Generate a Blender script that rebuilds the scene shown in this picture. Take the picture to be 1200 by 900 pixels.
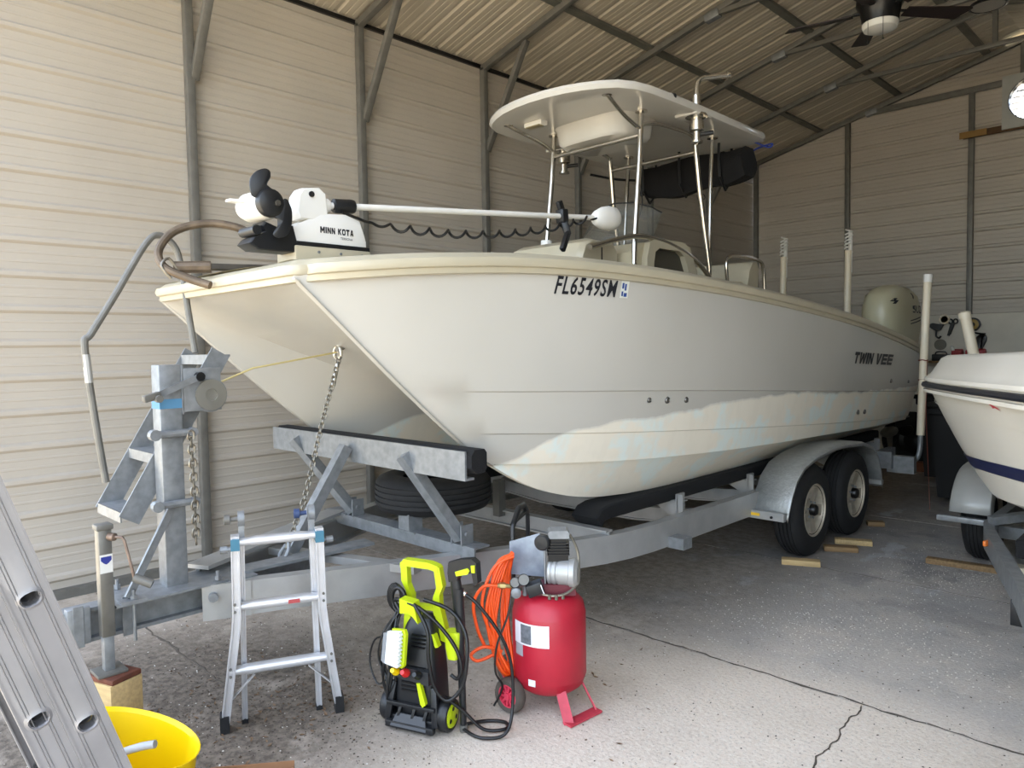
import bpy, bmesh, math, random
from mathutils import Vector, Matrix
random.seed(7)
S = bpy.context.scene
COL = S.collection
PI = math.pi
for o in list(bpy.data.objects): bpy.data.objects.remove(o)

# ---------------------------------------------------------------- camera
CAMZ = 1.66
def cam_axes(yaw, pitch, roll):
    f = Vector((math.sin(yaw)*math.cos(pitch), math.cos(yaw)*math.cos(pitch), math.sin(pitch)))
    r = Vector((math.cos(yaw), -math.sin(yaw), 0)); u = r.cross(f)
    c, s = math.cos(roll), math.sin(roll)
    return c*r+s*u, -s*r+c*u, f
_r, _u, _f = cam_axes(-.77974, -.049743, -.016467)
cam = bpy.data.objects.new('camera', bpy.data.cameras.new('camera')); COL.objects.link(cam)
cam.matrix_world = Matrix(((_r.x,_u.x,-_f.x,0),(_r.y,_u.y,-_f.y,0),(_r.z,_u.z,-_f.z,CAMZ),(0,0,0,1)))
cam.data.sensor_width = 36; cam.data.lens = 862.34/1200*36
cam.data.clip_start = .05; cam.data.clip_end = 300
S.camera = cam

# ---------------------------------------------------------------- daylight
W = bpy.data.worlds.new('sky'); S.world = W; W.use_nodes = True
nt = W.node_tree; bg = nt.nodes['Background']
sky = nt.nodes.new('ShaderNodeTexSky'); sky.sky_type = 'NISHITA'
sky.sun_elevation = math.radians(52); sky.sun_rotation = math.radians(-35)   # sun stands behind the shed, the open front looks at clear sky
sky.sun_disc = False; sky.air_density = 1.2; sky.dust_density = 2.5; sky.ozone_density = 1.0
hz = nt.nodes.new('ShaderNodeMix'); hz.data_type = 'RGBA'; hz.inputs[0].default_value = .42; hz.inputs[7].default_value = (3.2, 3.25, 3.35, 1)   # bright summer haze
nt.links.new(sky.outputs[0], hz.inputs[6]); nt.links.new(hz.outputs[2], bg.inputs[0]); bg.inputs[1].default_value = .36
sun = bpy.data.objects.new('sun', bpy.data.lights.new('sun', 'SUN')); COL.objects.link(sun)
sun.data.energy = 4.6; sun.data.angle = math.radians(1.0); sun.data.color = (1, .92, .80)
sun.rotation_euler = (math.radians(-12), math.radians(-34), 0)
S.view_settings.view_transform = 'Standard'; S.view_settings.look = 'None'
S.view_settings.gamma = 1; S.view_settings.use_curve_mapping = False
S.view_settings.exposure = 2.03

# ---------------------------------------------------------------- materials
MATS = {}
def lin(c):
    return tuple(((v/255)/12.92 if v/255 <= .04045 else (((v/255)+.055)/1.055)**2.4) for v in c)
def mat(name, rgb, rough=.5, metal=0., var=.0, scale=6., bump=0., bscale=40., rgb2=None, spec=.5, coat=0., trans=0., alpha=1., detail=4., stretch=None, lo=.35, hi=.65):
    if name in MATS: return MATS[name]
    m = bpy.data.materials.new(name); m.use_nodes = True
    n = m.node_tree.nodes; l = m.node_tree.links; b = n['Principled BSDF']
    c1 = lin(rgb)
    b.inputs['Roughness'].default_value = rough; b.inputs['Metallic'].default_value = metal
    b.inputs['Specular IOR Level'].default_value = spec
    if coat: b.inputs['Coat Weight'].default_value = coat; b.inputs['Coat Roughness'].default_value = .1
    if trans: b.inputs['Transmission Weight'].default_value = trans
    if alpha < 1: b.inputs['Alpha'].default_value = alpha
    tc = n.new('ShaderNodeTexCoord')
    src = tc.outputs['Object']
    if stretch:
        mp = n.new('ShaderNodeMapping'); mp.inputs['Scale'].default_value = stretch; l.new(src, mp.inputs[0]); src = mp.outputs[0]
    if var or rgb2:
        c2 = lin(rgb2) if rgb2 else tuple(v*(1-var) for v in c1)
        t = n.new('ShaderNodeTexNoise'); t.inputs['Scale'].default_value = scale; t.inputs['Detail'].default_value = detail
        l.new(src, t.inputs['Vector'])
        r = n.new('ShaderNodeMapRange'); r.inputs[1].default_value = lo; r.inputs[2].default_value = hi
        l.new(t.outputs[0], r.inputs[0])
        x = n.new('ShaderNodeMix'); x.data_type = 'RGBA'
        x.inputs[6].default_value = (*c1, 1); x.inputs[7].default_value = (*c2, 1)
        l.new(r.outputs[0], x.inputs[0]); l.new(x.outputs[2], b.inputs['Base Color'])
    else:
        b.inputs['Base Color'].default_value = (*c1, 1)
    if bump:
        t2 = n.new('ShaderNodeTexNoise'); t2.inputs['Scale'].default_value = bscale; t2.inputs['Detail'].default_value = 3
        l.new(src, t2.inputs['Vector'])
        bp = n.new('ShaderNodeBump'); bp.inputs['Strength'].default_value = bump; bp.inputs['Distance'].default_value = .01
        l.new(t2.outputs[0], bp.inputs['Height']); l.new(bp.outputs[0], b.inputs['Normal'])
    MATS[name] = m
    return m
def emat(name, rgb, strength):
    m = bpy.data.materials.new(name); m.use_nodes = True
    b = m.node_tree.nodes['Principled BSDF']
    b.inputs['Base Color'].default_value = (*lin(rgb), 1); b.inputs['Emission Color'].default_value = (*lin(rgb), 1)
    b.inputs['Emission Strength'].default_value = strength
    MATS[name] = m; return m

M_wall = mat('tan_sheet_metal', (178,170,158), .42, 0, .05, 2.0, spec=.4)
M_roof = mat('white_sheet_metal', (186,177,160), .45, 0, .05, 2.0, spec=.4)
M_galv = mat('galvanised_steel', (138,141,143), .45, .35, .25, 22., .05, 60)
M_galvd = mat('galvanised_tube', (112,110,104), .5, .2, .2, 12.)
M_alu = mat('aluminium', (172,172,170), .38, .45, .12, 9., .03, 80)
M_alub = mat('brushed_aluminium', (204,204,206), .34, .5, .10, 14.)
M_steel = mat('stainless_steel', (205,200,190), .18, .95)
M_gel = mat('white_gelcoat', (206,203,196), .22, 0, .04, 1.5, coat=.25)
M_cream = mat('cream_gelcoat', (188,179,155), .35, 0, .08, 4., coat=.1)
M_tan = mat('tan_gelcoat', (188,178,150), .42, 0, .08, 5.)
M_black = mat('black_plastic', (24,25,27), .42)
M_blackm = mat('black_metal', (18,18,19), .35, .2)
M_rub = mat('tire_rubber', (27,27,28), .78, 0, .25, 20, .15, 60)
M_carpet = mat('black_carpet', (16,16,18), .95, 0, .2, 60, .4, 200)
M_pvc = mat('white_pvc', (226,214,190), .4, 0, .06, 6)
M_wood = mat('pine_wood', (196,168,118), .7, 0, .22, 8, .1, 60, stretch=(1,8,8))
M_wood2 = mat('weathered_wood', (140,112,76), .75, 0, .3, 8, .1, 60, stretch=(8,1,8))
M_chain = mat('chain_steel', (140,134,122), .4, .8, .3, 40)
M_white = mat('white_plastic', (232,230,224), .35, 0, .03, 4)
M_red = mat('red_paint', (176,28,48), .42, 0, .16, 6, .03, 80)
M_yel = mat('yellow_plastic', (240,205,0), .4)
M_lime = mat('lime_plastic', (186,204,20), .38)
M_dark = mat('dark_rubber_hose', (16,16,17), .4)

# ---------------------------------------------------------------- mesh helpers
class MB:
    def __init__(s): s.v = []; s.f = []
    def add(s, vs, fs):
        o = len(s.v); s.v += [Vector(v) for v in vs]; s.f += [tuple(i+o for i in f) for f in fs]; return s
    def box(s, c, d, R=None, bev=0.):
        bm = bmesh.new(); bmesh.ops.create_cube(bm, size=1)
        bmesh.ops.scale(bm, vec=Vector(d), verts=bm.verts)
        if bev: bmesh.ops.bevel(bm, geom=list(bm.edges), offset=bev, segments=2, affect='EDGES', profile=.5)
        return s.bm(bm, c, R)
    def bm(s, bm, c=(0,0,0), R=None):
        bm.verts.index_update(); c = Vector(c)
        vs = [(R @ v.co if R else v.co)+c for v in bm.verts]
        s.add(vs, [[v.index for v in f.verts] for f in bm.faces]); bm.free(); return s
    def b2(s, p0, p1, bev=0.):
        return s.box([(a+b)/2 for a, b in zip(p0, p1)], [abs(b-a) for a, b in zip(p0, p1)], None, bev)
    def beam(s, a, b, w, h, up=(0,0,1), bev=0.):
        a = Vector(a); b = Vector(b); d = b-a; L = d.length; d.normalize(); up = Vector(up)
        sd = d.cross(up)
        if sd.length < 1e-4: sd = d.cross(Vector((1,0,0)))
        sd.normalize(); u = sd.cross(d)
        R = Matrix((sd, d, u)).transposed()
        return s.box((a+b)/2, (w, L, h), R, bev)
    def tube(s, pts, r, n=10, cap=True, closed=False):
        pts = [Vector(p) for p in pts]; N = len(pts)
        rs = r if isinstance(r, (list, tuple)) else [r]*N
        T = []
        for i in range(N):
            if closed: t = pts[(i+1) % N]-pts[i-1]
            else: t = pts[min(i+1, N-1)]-pts[max(i-1, 0)]
            T.append(t.normalized() if t.length > 1e-9 else Vector((0,0,1)))
        a = T[0].orthogonal().normalized(); vs = []; fs = []
        for i in range(N):
            a = (a-T[i]*a.dot(T[i]))
            a = a.normalized() if a.length > 1e-6 else T[i].orthogonal().normalized()
            b = T[i].cross(a)
            for k in range(n):
                q = 2*PI*k/n; vs.append(pts[i]+(a*math.cos(q)+b*math.sin(q))*rs[i])
        for i in range(N if closed else N-1):
            j = (i+1) % N
            for k in range(n):
                fs.append((i*n+k, i*n+(k+1) % n, j*n+(k+1) % n, j*n+k))
        if cap and not closed:
            fs.append(tuple(range(n-1, -1, -1))); fs.append(tuple((N-1)*n+k for k in range(n)))
        return s.add(vs, fs)
    def lathe(s, prof, c=(0,0,0), axis=(0,0,1), n=24, ang=2*PI, a0=0., ref=None):
        # prof: (radius, height) pairs
        ax = Vector(axis).normalized(); a = Vector(ref).normalized() if ref else ax.orthogonal().normalized(); b = ax.cross(a); c = Vector(c)
        full = abs(ang-2*PI) < 1e-6; m = n if full else n+1
        vs = []; fs = []
        for (r, h) in prof:
            for k in range(m):
                q = a0+ang*k/n; vs.append(c+ax*h+(a*math.cos(q)+b*math.sin(q))*r)
        for i in range(len(prof)-1):
            for k in range(n):
                k2 = (k+1) % m
                fs.append((i*m+k, i*m+k2, (i+1)*m+k2, (i+1)*m+k))
        if full:
            if prof[0][0] > 1e-5: fs.append(tuple(range(m-1, -1, -1)))
            if prof[-1][0] > 1e-5: fs.append(tuple((len(prof)-1)*m+k for k in range(m)))
        return s.add(vs, fs)
    def cyl(s, a, b, r, n=16, r2=None):
        a = Vector(a); b = Vector(b)
        return s.lathe([(r, 0), (r if r2 is None else r2, (b-a).length)], a, b-a, n)
    def prism(s, poly, p0, ex, ey, ez):
        # poly of (u,v) on axes ex,ey extruded along ez (vector with length)
        p0 = Vector(p0); ex = Vector(ex); ey = Vector(ey); ez = Vector(ez); n = len(poly)
        vs = [p0+ex*u+ey*v for u, v in poly]+[p0+ex*u+ey*v+ez for u, v in poly]
        fs = [tuple(range(n-1, -1, -1)), tuple(range(n, 2*n))]+[(i, (i+1) % n, n+(i+1) % n, n+i) for i in range(n)]
        return s.add(vs, fs)
    def loft(s, secs, closed=False, cap=False):
        n = len(secs[0]); vs = [p for sec in secs for p in sec]; fs = []
        for i in range(len(secs)-1):
            for k in range(n if closed else n-1):
                k2 = (k+1) % n
                fs.append((i*n+k, i*n+k2, (i+1)*n+k2, (i+1)*n+k))
        if cap: fs.append(tuple(range(n-1, -1, -1))); fs.append(tuple((len(secs)-1)*n+k for k in range(n)))
        return s.add(vs, fs)
    def sphere(s, c, r, n=12, sc=(1,1,1)):
        m = n//2; prof = [(max(1e-6, math.sin(PI*i/m)), -math.cos(PI*i/m)) for i in range(m+1)]
        o = len(s.v); s.lathe(prof, (0,0,0), (0,0,1), n)
        for v in s.v[o:]:
            v.x = v.x*r*sc[0]+c[0]; v.y = v.y*r*sc[1]+c[1]; v.z = v.z*r*sc[2]+c[2]
        return s
def rootloc(p):
    v = Vector((0,0,0))
    while p: v += p.location; p = p.parent
    return v
def obj(name, mb, m, parent=None, smooth=35, merge=False):
    off = rootloc(parent)
    me = bpy.data.meshes.new(name)
    me.from_pydata([v-off for v in mb.v], [], mb.f)
    bm = bmesh.new(); bm.from_mesh(me)
    if merge: bmesh.ops.remove_doubles(bm, verts=bm.verts, dist=1e-5)
    bmesh.ops.recalc_face_normals(bm, faces=bm.faces); bm.to_mesh(me); bm.free()
    if smooth:
        me.polygons.foreach_set('use_smooth', [True]*len(me.polygons)); me.set_sharp_from_angle(angle=math.radians(smooth))
    me.materials.append(m)
    o = bpy.data.objects.new(name, me); COL.objects.link(o); o.parent = parent
    return o
def tag(o, label, cat, group=None):
    o['label'] = label; o['category'] = cat
    if group: o['group'] = group
    return o
def thing(name, label, cat, loc=(0,0,0), group=None):
    o = bpy.data.objects.new(name, None); COL.objects.link(o); o.location = loc; o.empty_display_size = .1
    return tag(o, label, cat, group)
def struct(name, loc=(0,0,0)):
    o = bpy.data.objects.new(name, None); COL.objects.link(o); o.location = loc; o['kind'] = 'structure'; return o
def copy_tree(o, parent=None):
    c = o.copy(); COL.objects.link(c); c.parent = parent
    for ch in list(o.children): copy_tree(ch, c)
    return c
def spl(pts, n=8):
    P = [Vector(p) for p in pts]; out = []
    for i in range(len(P)-1):
        a = P[max(i-1, 0)]; b = P[i]; c = P[i+1]; d = P[min(i+2, len(P)-1)]
        for k in range(n):
            t = k/n
            out.append(.5*((2*b)+(c-a)*t+(2*a-5*b+4*c-d)*t*t+(-a+3*b-3*c+d)*t**3))
    out.append(P[-1]); return out
def lerpt(tab, x):
    if x <= tab[0][0]: return tab[0][1]
    for (a, u), (b, v) in zip(tab, tab[1:]):
        if x <= b: return u+(v-u)*(x-a)/(b-a)
    return tab[-1][1]
def smt(tab, x):
    # smooth monotone-ish interpolation through a table
    n = len(tab)
    if x <= tab[0][0]: return tab[0][1]
    if x >= tab[-1][0]: return tab[-1][1]
    for i in range(n-1):
        if x <= tab[i+1][0]:
            x0, y0 = tab[i]; x1, y1 = tab[i+1]; h = x1-x0; t = (x-x0)/h
            def sl(k):
                if k <= 0: return (tab[1][1]-tab[0][1])/(tab[1][0]-tab[0][0])
                if k >= n-1: return (tab[-1][1]-tab[-2][1])/(tab[-1][0]-tab[-2][0])
                return (tab[k+1][1]-tab[k-1][1])/(tab[k+1][0]-tab[k-1][0])
            m0, m1 = sl(i)*h, sl(i+1)*h
            return (2*t**3-3*t*t+1)*y0+(t**3-2*t*t+t)*m0+(-2*t**3+3*t*t)*y1+(t**3-t*t)*m1
def text_mesh(body, size=1., bold=0., shear=0., space=1.):
    cu = bpy.data.curves.new('lettering', 'FONT'); cu.body = body; cu.size = size; cu.offset = bold; cu.shear = shear; cu.space_character = space
    cu.resolution_u = 3
    o = bpy.data.objects.new('lettering', cu); COL.objects.link(o)
    dg = bpy.context.evaluated_depsgraph_get()
    me = bpy.data.meshes.new_from_object(o.evaluated_get(dg))
    vs = [v.co.copy() for v in me.vertices]; fs = [tuple(p.vertices) for p in me.polygons]
    bpy.data.objects.remove(o); bpy.data.meshes.remove(me)
    x0 = min(v.x for v in vs); x1 = max(v.x for v in vs); y0 = min(v.y for v in vs); y1 = max(v.y for v in vs)
    return [((v.x-x0)/(x1-x0), (v.y-y0)/(y1-y0)) for v in vs], fs
def lettering(name, body, fn, m, parent, **k):
    # fn maps (u,v) in 0..1 of the text box to a point
    uv, fs = text_mesh(body, **k)
    mb = MB(); mb.add([fn(u, v) for u, v in uv], fs)
    o = obj(name, mb, m, parent, smooth=0); return o

GLYPH = {
 'T': [[(0,1),(1,1),(1,.72),(.66,.72),(.66,0),(.34,0),(.34,.72),(0,.72)]],
 'W': [[(0,1),(.22,1),(.27,.4),(.40,.9),(.60,.9),(.73,.4),(.78,1),(1,1),(.86,0),(.64,0),(.5,.5),(.36,0),(.14,0)]],
 'I': [[(0,0),(1,0),(1,1),(0,1)]],
 'N': [[(0,0),(0,1),(.3,1),(.7,.45),(.7,1),(1,1),(1,0),(.7,0),(.3,.55),(.3,0)]],
 'V': [[(0,1),(.32,1),(.5,.35),(.68,1),(1,1),(.65,0),(.35,0)]],
 'E': [[(0,0),(0,1),(1,1),(1,.76),(.3,.76),(.3,.62),(1,.62),(1,.38),(.3,.38),(.3,.24),(1,.24),(1,0)]],
 'M': [[(0,0),(0,1),(.28,1),(.5,.58),(.72,1),(1,1),(1,0),(.73,0),(.73,.52),(.57,.22),(.43,.22),(.27,.52),(.27,0)]],
 'K': [[(0,0),(0,1),(.3,1),(.3,.62),(.66,1),(1,1),(.58,.53),(1,0),(.64,0),(.3,.44),(.3,0)]],
 'O': [[(0,.2),(0,.8),(.2,1),(.5,1),(.5,.76),(.34,.76),(.28,.7),(.28,.3),(.34,.24),(.5,.24),(.5,0),(.2,0)], [(1,.2),(.8,0),(.5,0),(.5,.24),(.66,.24),(.72,.3),(.72,.7),(.66,.76),(.5,.76),(.5,1),(.8,1),(1,.8)]],
 'A': [[(0,0),(.34,1),(.5,1),(.5,.72),(.41,.42),(.5,.42),(.5,.2),(.34,.2),(.28,0)], [(1,0),(.72,0),(.66,.2),(.5,.2),(.5,.42),(.59,.42),(.5,.72),(.5,1),(.66,1)]],
}
def block_text(name, word, fn, m, parent, widths=None, gap=.12, shear=0.):
    # heavy block capitals; fn maps (u,v) of the whole word box to a point
    W_ = {'I': .34, ' ': .45, 'W': 1.25, 'M': 1.15}
    tot = sum(W_.get(c, .9) for c in word)+gap*(len(word)-1); x = 0; mb = MB()
    for c in word:
        w = W_.get(c, .9)
        for poly in GLYPH.get(c, []):
            mb.add([fn((x+a*w+shear*(b-.5))/tot, b) for a, b in poly], [tuple(range(len(poly)))])
        x += w+gap
    return obj(name, mb, m, parent, 0)
# ================================================================ SETTING
WY0 = .77   # the first bay is bare frame without sheets
WX = -5.70; RX = 1.60; BY = 11.50; FY = -.75; RIDGE = -2.05; EAVE = 4.60; SLOPE = .25
def roofz(x): return EAVE+SLOPE*((x-WX) if x <= RIDGE else (RX-x)*(RIDGE-WX)/(RX-RIDGE))
PITCH = .2286
# ---- concrete floor: slabs with open joints
def concrete():
    m = bpy.data.materials.new('worn_concrete'); m.use_nodes = True
    n = m.node_tree.nodes; l = m.node_tree.links; b = n['Principled BSDF']
    tc = n.new('ShaderNodeTexCoord')
    def noise(sc, det=5, st=None):
        t = n.new('ShaderNodeTexNoise'); t.inputs['Scale'].default_value = sc; t.inputs['Detail'].default_value = det; t.inputs['Roughness'].default_value = .65
        src = tc.outputs['Object']
        if st:
            mp = n.new('ShaderNodeMapping'); mp.inputs['Scale'].default_value = st; l.new(src, mp.inputs[0]); src = mp.outputs[0]
        l.new(src, t.inputs['Vector']); return t.outputs[0]
    def rng(s, a, b_, c=0, d=1):
        r = n.new('ShaderNodeMapRange'); r.inputs[1].default_value = a; r.inputs[2].default_value = b_; r.inputs[3].default_value = c; r.inputs[4].default_value = d
        l.new(s, r.inputs[0]); return r.outputs[0]
    def mix(f, a, b_, mode='MIX'):
        x = n.new('ShaderNodeMix'); x.data_type = 'RGBA'; x.blend_type = mode
        for i, v in ((0, f), (6, a), (7, b_)):
            if isinstance(v, tuple): x.inputs[i].default_value = (*v, 1)
            elif isinstance(v, float): x.inputs[i].default_value = v
            else: l.new(v, x.inputs[i])
        return x.outputs[2]
    def math_(op, a, b_):
        x = n.new('ShaderNodeMath'); x.operation = op; x.use_clamp = True
        for i, v in enumerate((a, b_)):
            if isinstance(v, (int, float)): x.inputs[i].default_value = v
            else: l.new(v, x.inputs[i])
        return x.outputs[0]
    col = mix(rng(noise(1.1), .35, .65), lin((202,188,171)), lin((224,209,192)))
    col = mix(rng(noise(46, 6), .42, .66, 0, .6), col, lin((228,220,206)))       # exposed pale aggregate
    col = mix(rng(noise(70, 5), .54, .68, 0, .5), col, lin((130,122,112)))
    # floor stains, with the shade of the inner bay painted in as darker concrete
    sx = n.new('ShaderNodeSeparateXYZ'); l.new(tc.outputs['Object'], sx.inputs[0])
    pour = rng(sx.outputs[1], 3.40, 3.75)      # the inner slabs are an older, greyer pour
    col = mix(math_('MULTIPLY', math_('MULTIPLY', pour, rng(noise(2.6, 6), .30, .55, .45, 1)), .5), col, lin((152,153,154)))
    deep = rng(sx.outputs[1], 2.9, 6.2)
    stain_shade = math_('MULTIPLY', rng(noise(.55, 6), .38, .58), deep)
    col = mix(math_('MULTIPLY', stain_shade, .85), col, lin((132,133,134)))  # inner floor darkened in its colour to stand for shade
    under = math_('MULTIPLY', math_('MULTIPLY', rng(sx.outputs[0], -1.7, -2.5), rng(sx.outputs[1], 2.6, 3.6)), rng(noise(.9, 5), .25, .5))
    col = mix(math_('MULTIPLY', under, .8), col, lin((104,102,98)))   # shade under the parked boat, painted into the floor colour
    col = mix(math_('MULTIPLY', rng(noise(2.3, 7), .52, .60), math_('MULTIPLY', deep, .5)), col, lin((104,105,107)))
    col = mix(math_('MULTIPLY', rng(noise(1.7, 5, (1.3, .8, 1)), .60, .66), math_('MULTIPLY', deep, .45)), col, lin((196,200,206)))
    # brown sandy dirt beside the left wall, under the trailer tongue
    dirt = math_('MULTIPLY', rng(sx.outputs[0], -1.9, -3.0), rng(noise(1.4, 6), .25, .50))
    col = mix(math_('MULTIPLY', dirt, .8), col, mix(rng(noise(16, 5), .4, .6), lin((136,125,111)), lin((168,156,142))))
    # heap of dark soil blown in at the left front corner
    vd = n.new('ShaderNodeVectorMath'); vd.operation = 'DISTANCE'; l.new(tc.outputs['Object'], vd.inputs[0]); vd.inputs[1].default_value = (-3.5, 1.15, 0)
    loam = math_('MULTIPLY', rng(vd.outputs['Value'], 1.55, .75), rng(noise(2.2, 7), .28, .44))
    col = mix(math_('MULTIPLY', loam, .92), col, mix(rng(noise(26, 5), .38, .62), lin((72,64,54)), lin((118,107,95))))
    l.new(col, b.inputs['Base Color'])
    b.inputs['Roughness'].default_value = .86; b.inputs['Specular IOR Level'].default_value = .35
    bp = n.new('ShaderNodeBump'); bp.inputs['Strength'].default_value = .8; bp.inputs['Distance'].default_value = .006
    l.new(noise(55, 5), bp.inputs['Height']); l.new(bp.outputs[0], b.inputs['Normal'])
    return m
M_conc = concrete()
M_joint = mat('joint_dirt', (92,84,74), .95, 0, .3, 20)
M_gravel = mat('gravel_ground', (190,178,152), .95, 0, .3, 9., .6, 60, rgb2=(160,146,120))
floor = struct('floor')
obj('joint_bed', MB().b2((WX-.05, FY, -.12), (RX+.05, BY+.05, -.022)), M_joint, floor, 0)
def wig(t, s, a): return a*(math.sin(t*7.3+s)+.6*math.sin(t*17.1+2*s)+.4*math.sin(t*41+3*s))
def slab(x0f, x1f, y0, y1, s0, s1):
    # slab with slightly ragged joint edges; x0f/x1f are functions of y
    lo, hi = [], []
    N = 60
    mb = MB(); top = []
    xs0, xs1 = x0f(y0), x1f(y0)
    for i in range(N+1):
        t = i/N; x = x0f(y0)+(x1f(y0)-x0f(y0))*t; top.append((x, y0+(0 if s0 == 1 else .009+wig(x, s0, .0035))))
    for i in range(1, 90):
        t = i/90; y = y0+(y1-y0)*t; top.append((x1f(y)-.004, y))
    for i in range(N+1):
        t = 1-i/N; x = x0f(y1)+(x1f(y1)-x0f(y1))*t; top.append((x, y1-(0 if s1 == 1 else .007-wig(x, s1, .0035))))
    for i in range(1, 90):
        t = 1-i/90; y = y0+(y1-y0)*t; top.append((x0f(y)+.004, y))
    n = len(top)
    mb.add([(x, y, 0) for x, y in top]+[(x, y, -.03) for x, y in top], [tuple(range(n))]+[(i, (i+1) % n, n+(i+1) % n, n+i) for i in range(n)])
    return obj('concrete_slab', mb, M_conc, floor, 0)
L_ = lambda y: WX-.05
R_ = lambda y: RX+.05
CR = lambda y: -1.19+.06*(3.456-y)+.008*math.sin(y*19)+.005*math.sin(y*47+1)+.003*math.sin(y*91)
ys = [FY, 1.535, 3.455, 5.40, 7.35, 9.30, BY+.05]
slab(L_, R_, ys[0], ys[1], 0, 1)
slab(L_, CR, ys[1], ys[2], 1, 2); slab(CR, R_, ys[1], ys[2], 1, 2)
for i in range(2, 6): slab(L_, R_, ys[i], ys[i+1], i, i+1)
# crumbled, dirt-filled edges along the joints and the crack
def crumble(pts, w, sd):
    random.seed(sd); L, R = [], []
    for i, (x, y) in enumerate(pts):
        x2, y2 = pts[min(i+1, len(pts)-1)]; x1, y1 = pts[max(i-1, 0)]
        t = Vector((x2-x1, y2-y1)).normalized(); nn = Vector((-t.y, t.x)); a = w*random.uniform(.25, 1)*(1 if random.random() < .8 else 1.9); b_ = w*random.uniform(.25, 1)
        L.append((x+nn.x*a, y+nn.y*a, .0012)); R.append((x-nn.x*b_, y-nn.y*b_, .0012))
    mb = MB(); n = len(L); top_ = [(p_[0], p_[1], .003) for p_ in [((Vector(a)+Vector(b_))/2) for a, b_ in zip(L, R)]]
    mb.loft([[L[i], top_[i], R[i]] for i in range(n)])
    return obj('joint_crumbs', mb, M_joint, floor, 0)
for yj, w_, sd, x0_, nn_ in ((1.535, .009, 1, WX+.1, 46), (3.455, .010, 2, -3.4, 100), (5.40, .004, 3, WX+.1, 158)):
    crumble([(x0_+.045*i, yj+.006*math.sin(i*.7)+.004*math.sin(i*2.3)) for i in range(nn_)], w_, sd)
crumble([(CR(1.55+.0212*i), 1.55+.0212*i) for i in range(90)], .004, 4)
# outside yard
yard = obj('ground_yard', MB().add([(-70, -70, -.125), (70, -70, -.125), (70, 80, -.125), (-70, 80, -.125)], [(0,1,2,3)]), M_gravel, None, 0); yard['kind'] = 'structure'

# ---- ribbed sheet profile: offsets along the sheet width
def rib_profile(w, flip=1, phase=0., deep=.020):
    pts = []
    n = round(w/PITCH)
    for k in range(n):
        b = k*PITCH
        pts += [(b-.006, 0.), (b+.010, deep*.9), (b+.014, deep), (b+.036, deep), (b+.040, deep*.9), (b+.054, 0.)]
        for q in (.095, .125, .165, .195): pass
        pts += [(b+.100, 0.), (b+.104, .003), (b+.116, .003), (b+.120, 0.), (b+.160, 0.), (b+.164, .003), (b+.176, .003), (b+.180, 0.)]
    pts.append((n*PITCH+.02, 0.))
    return pts
def sheet(name, m, parent, fn, w, a, b, segs=1):
    # fn(s, t, d): s across the ribs, t along them, d out of the plane
    pr = rib_profile(w); vs = []; fs = []
    for i in range(segs+1):
        t = a+(b-a)*i/segs
        for s, d in pr: vs.append(fn(s, t, d))
    n = len(pr)
    for i in range(segs):
        for k in range(n-1): fs.append((i*n+k, i*n+k+1, (i+1)*n+k+1, (i+1)*n+k))
    mb = MB(); mb.add(vs, fs); return obj(name, mb, m, parent, 0)
# ribs of the left wall: one rib line lies .0841 above the eye
Z9 = CAMZ+.0841
SH = .9144
wall_left = struct('wall_left', (WX, 0, 0))
zb = Z9-8*PITCH-.030+.0
zz = zb-PITCH*0
k = 0
z0 = zb
while z0 < EAVE-.02:
    h = min(SH, math.ceil((EAVE-z0)/PITCH)*PITCH)
    nsh = max(1, round(h/PITCH))
    sheet('wall_sheet', M_wall, wall_left, lambda s, t, d, z0=z0, k=k: (WX-.012+d+(.0015 if k % 2 else 0), t, z0+s), nsh*PITCH, WY0, BY, 1)
    z0 += SH; k += 1
obj('lower_sheet', MB().b2((WX-.016, WY0, -.02), (WX-.011, BY, zb+.01)), M_wall, wall_left, 0)
obj('base_rail', MB().b2((WX-.01, FY, .0), (WX+.055, BY, .062)), M_galvd, wall_left, 0)
FRAMES = [-.72, .80, 2.335, 3.86, 5.385, 6.91, 8.43, 9.95, 11.45]
TB = .062
for y in FRAMES:
    obj('post', MB().b2((WX+.004, y-TB/2, .06), (WX+.004+TB, y+TB/2, EAVE-.03), .004), M_galvd, wall_left, 30)
# ---- back wall
wall_back = struct('wall_back', (RIDGE, BY, 0))
ZB0 = CAMZ+2.16787
zlo = ZB0-8*PITCH-.035
WAIN = zlo-.25+.0
rows = []
z0 = zlo-SH
FX0, FX1, FZ0, FZ1 = -2.19, -1.65, 4.46, 4.94
k = 0
def back_sheet(z0, nrib, x0, x1, k):
    sheet('wall_sheet', M_wall, wall_back, lambda s, t, d: (t, BY+.012-d-(.0015 if k % 2 else 0), z0+s), nrib*PITCH, x0, x1)
while z0 < roofz(RIDGE):
    for j in range(4):
        za = z0+j*PITCH
        if za > roofz(RIDGE): break
        # clip to the gable
        if za+PITCH <= EAVE: x0, x1 = WX, RX
        else:
            dz = max(0, za-EAVE)/SLOPE; x0, x1 = WX+dz, RX-dz
        if x1-x0 < .1: continue
        if za >= FZ0 and za+PITCH <= FZ1+.01:
            back_sheet(za, 1, x0, FX0, k); back_sheet(za, 1, FX1, x1, k)
        else: back_sheet(za, 1, x0, x1, k)
    z0 += SH; k += 1
obj('lower_sheet', MB().b2((WX, BY+.011, -.02), (RX, BY+.016, zlo-SH+.01)), M_wall, wall_back, 0)
for x in (WX+.035, -4.22, -2.615, -1.05, .5, RX-.035):
    obj('post', MB().b2((x-.033, BY-.066, 0), (x+.033, BY-.004, min(roofz(x)-.10, 4.98) if x > -3.9 else roofz(x)-.06), .004), M_galvd, wall_back, 30)
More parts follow.
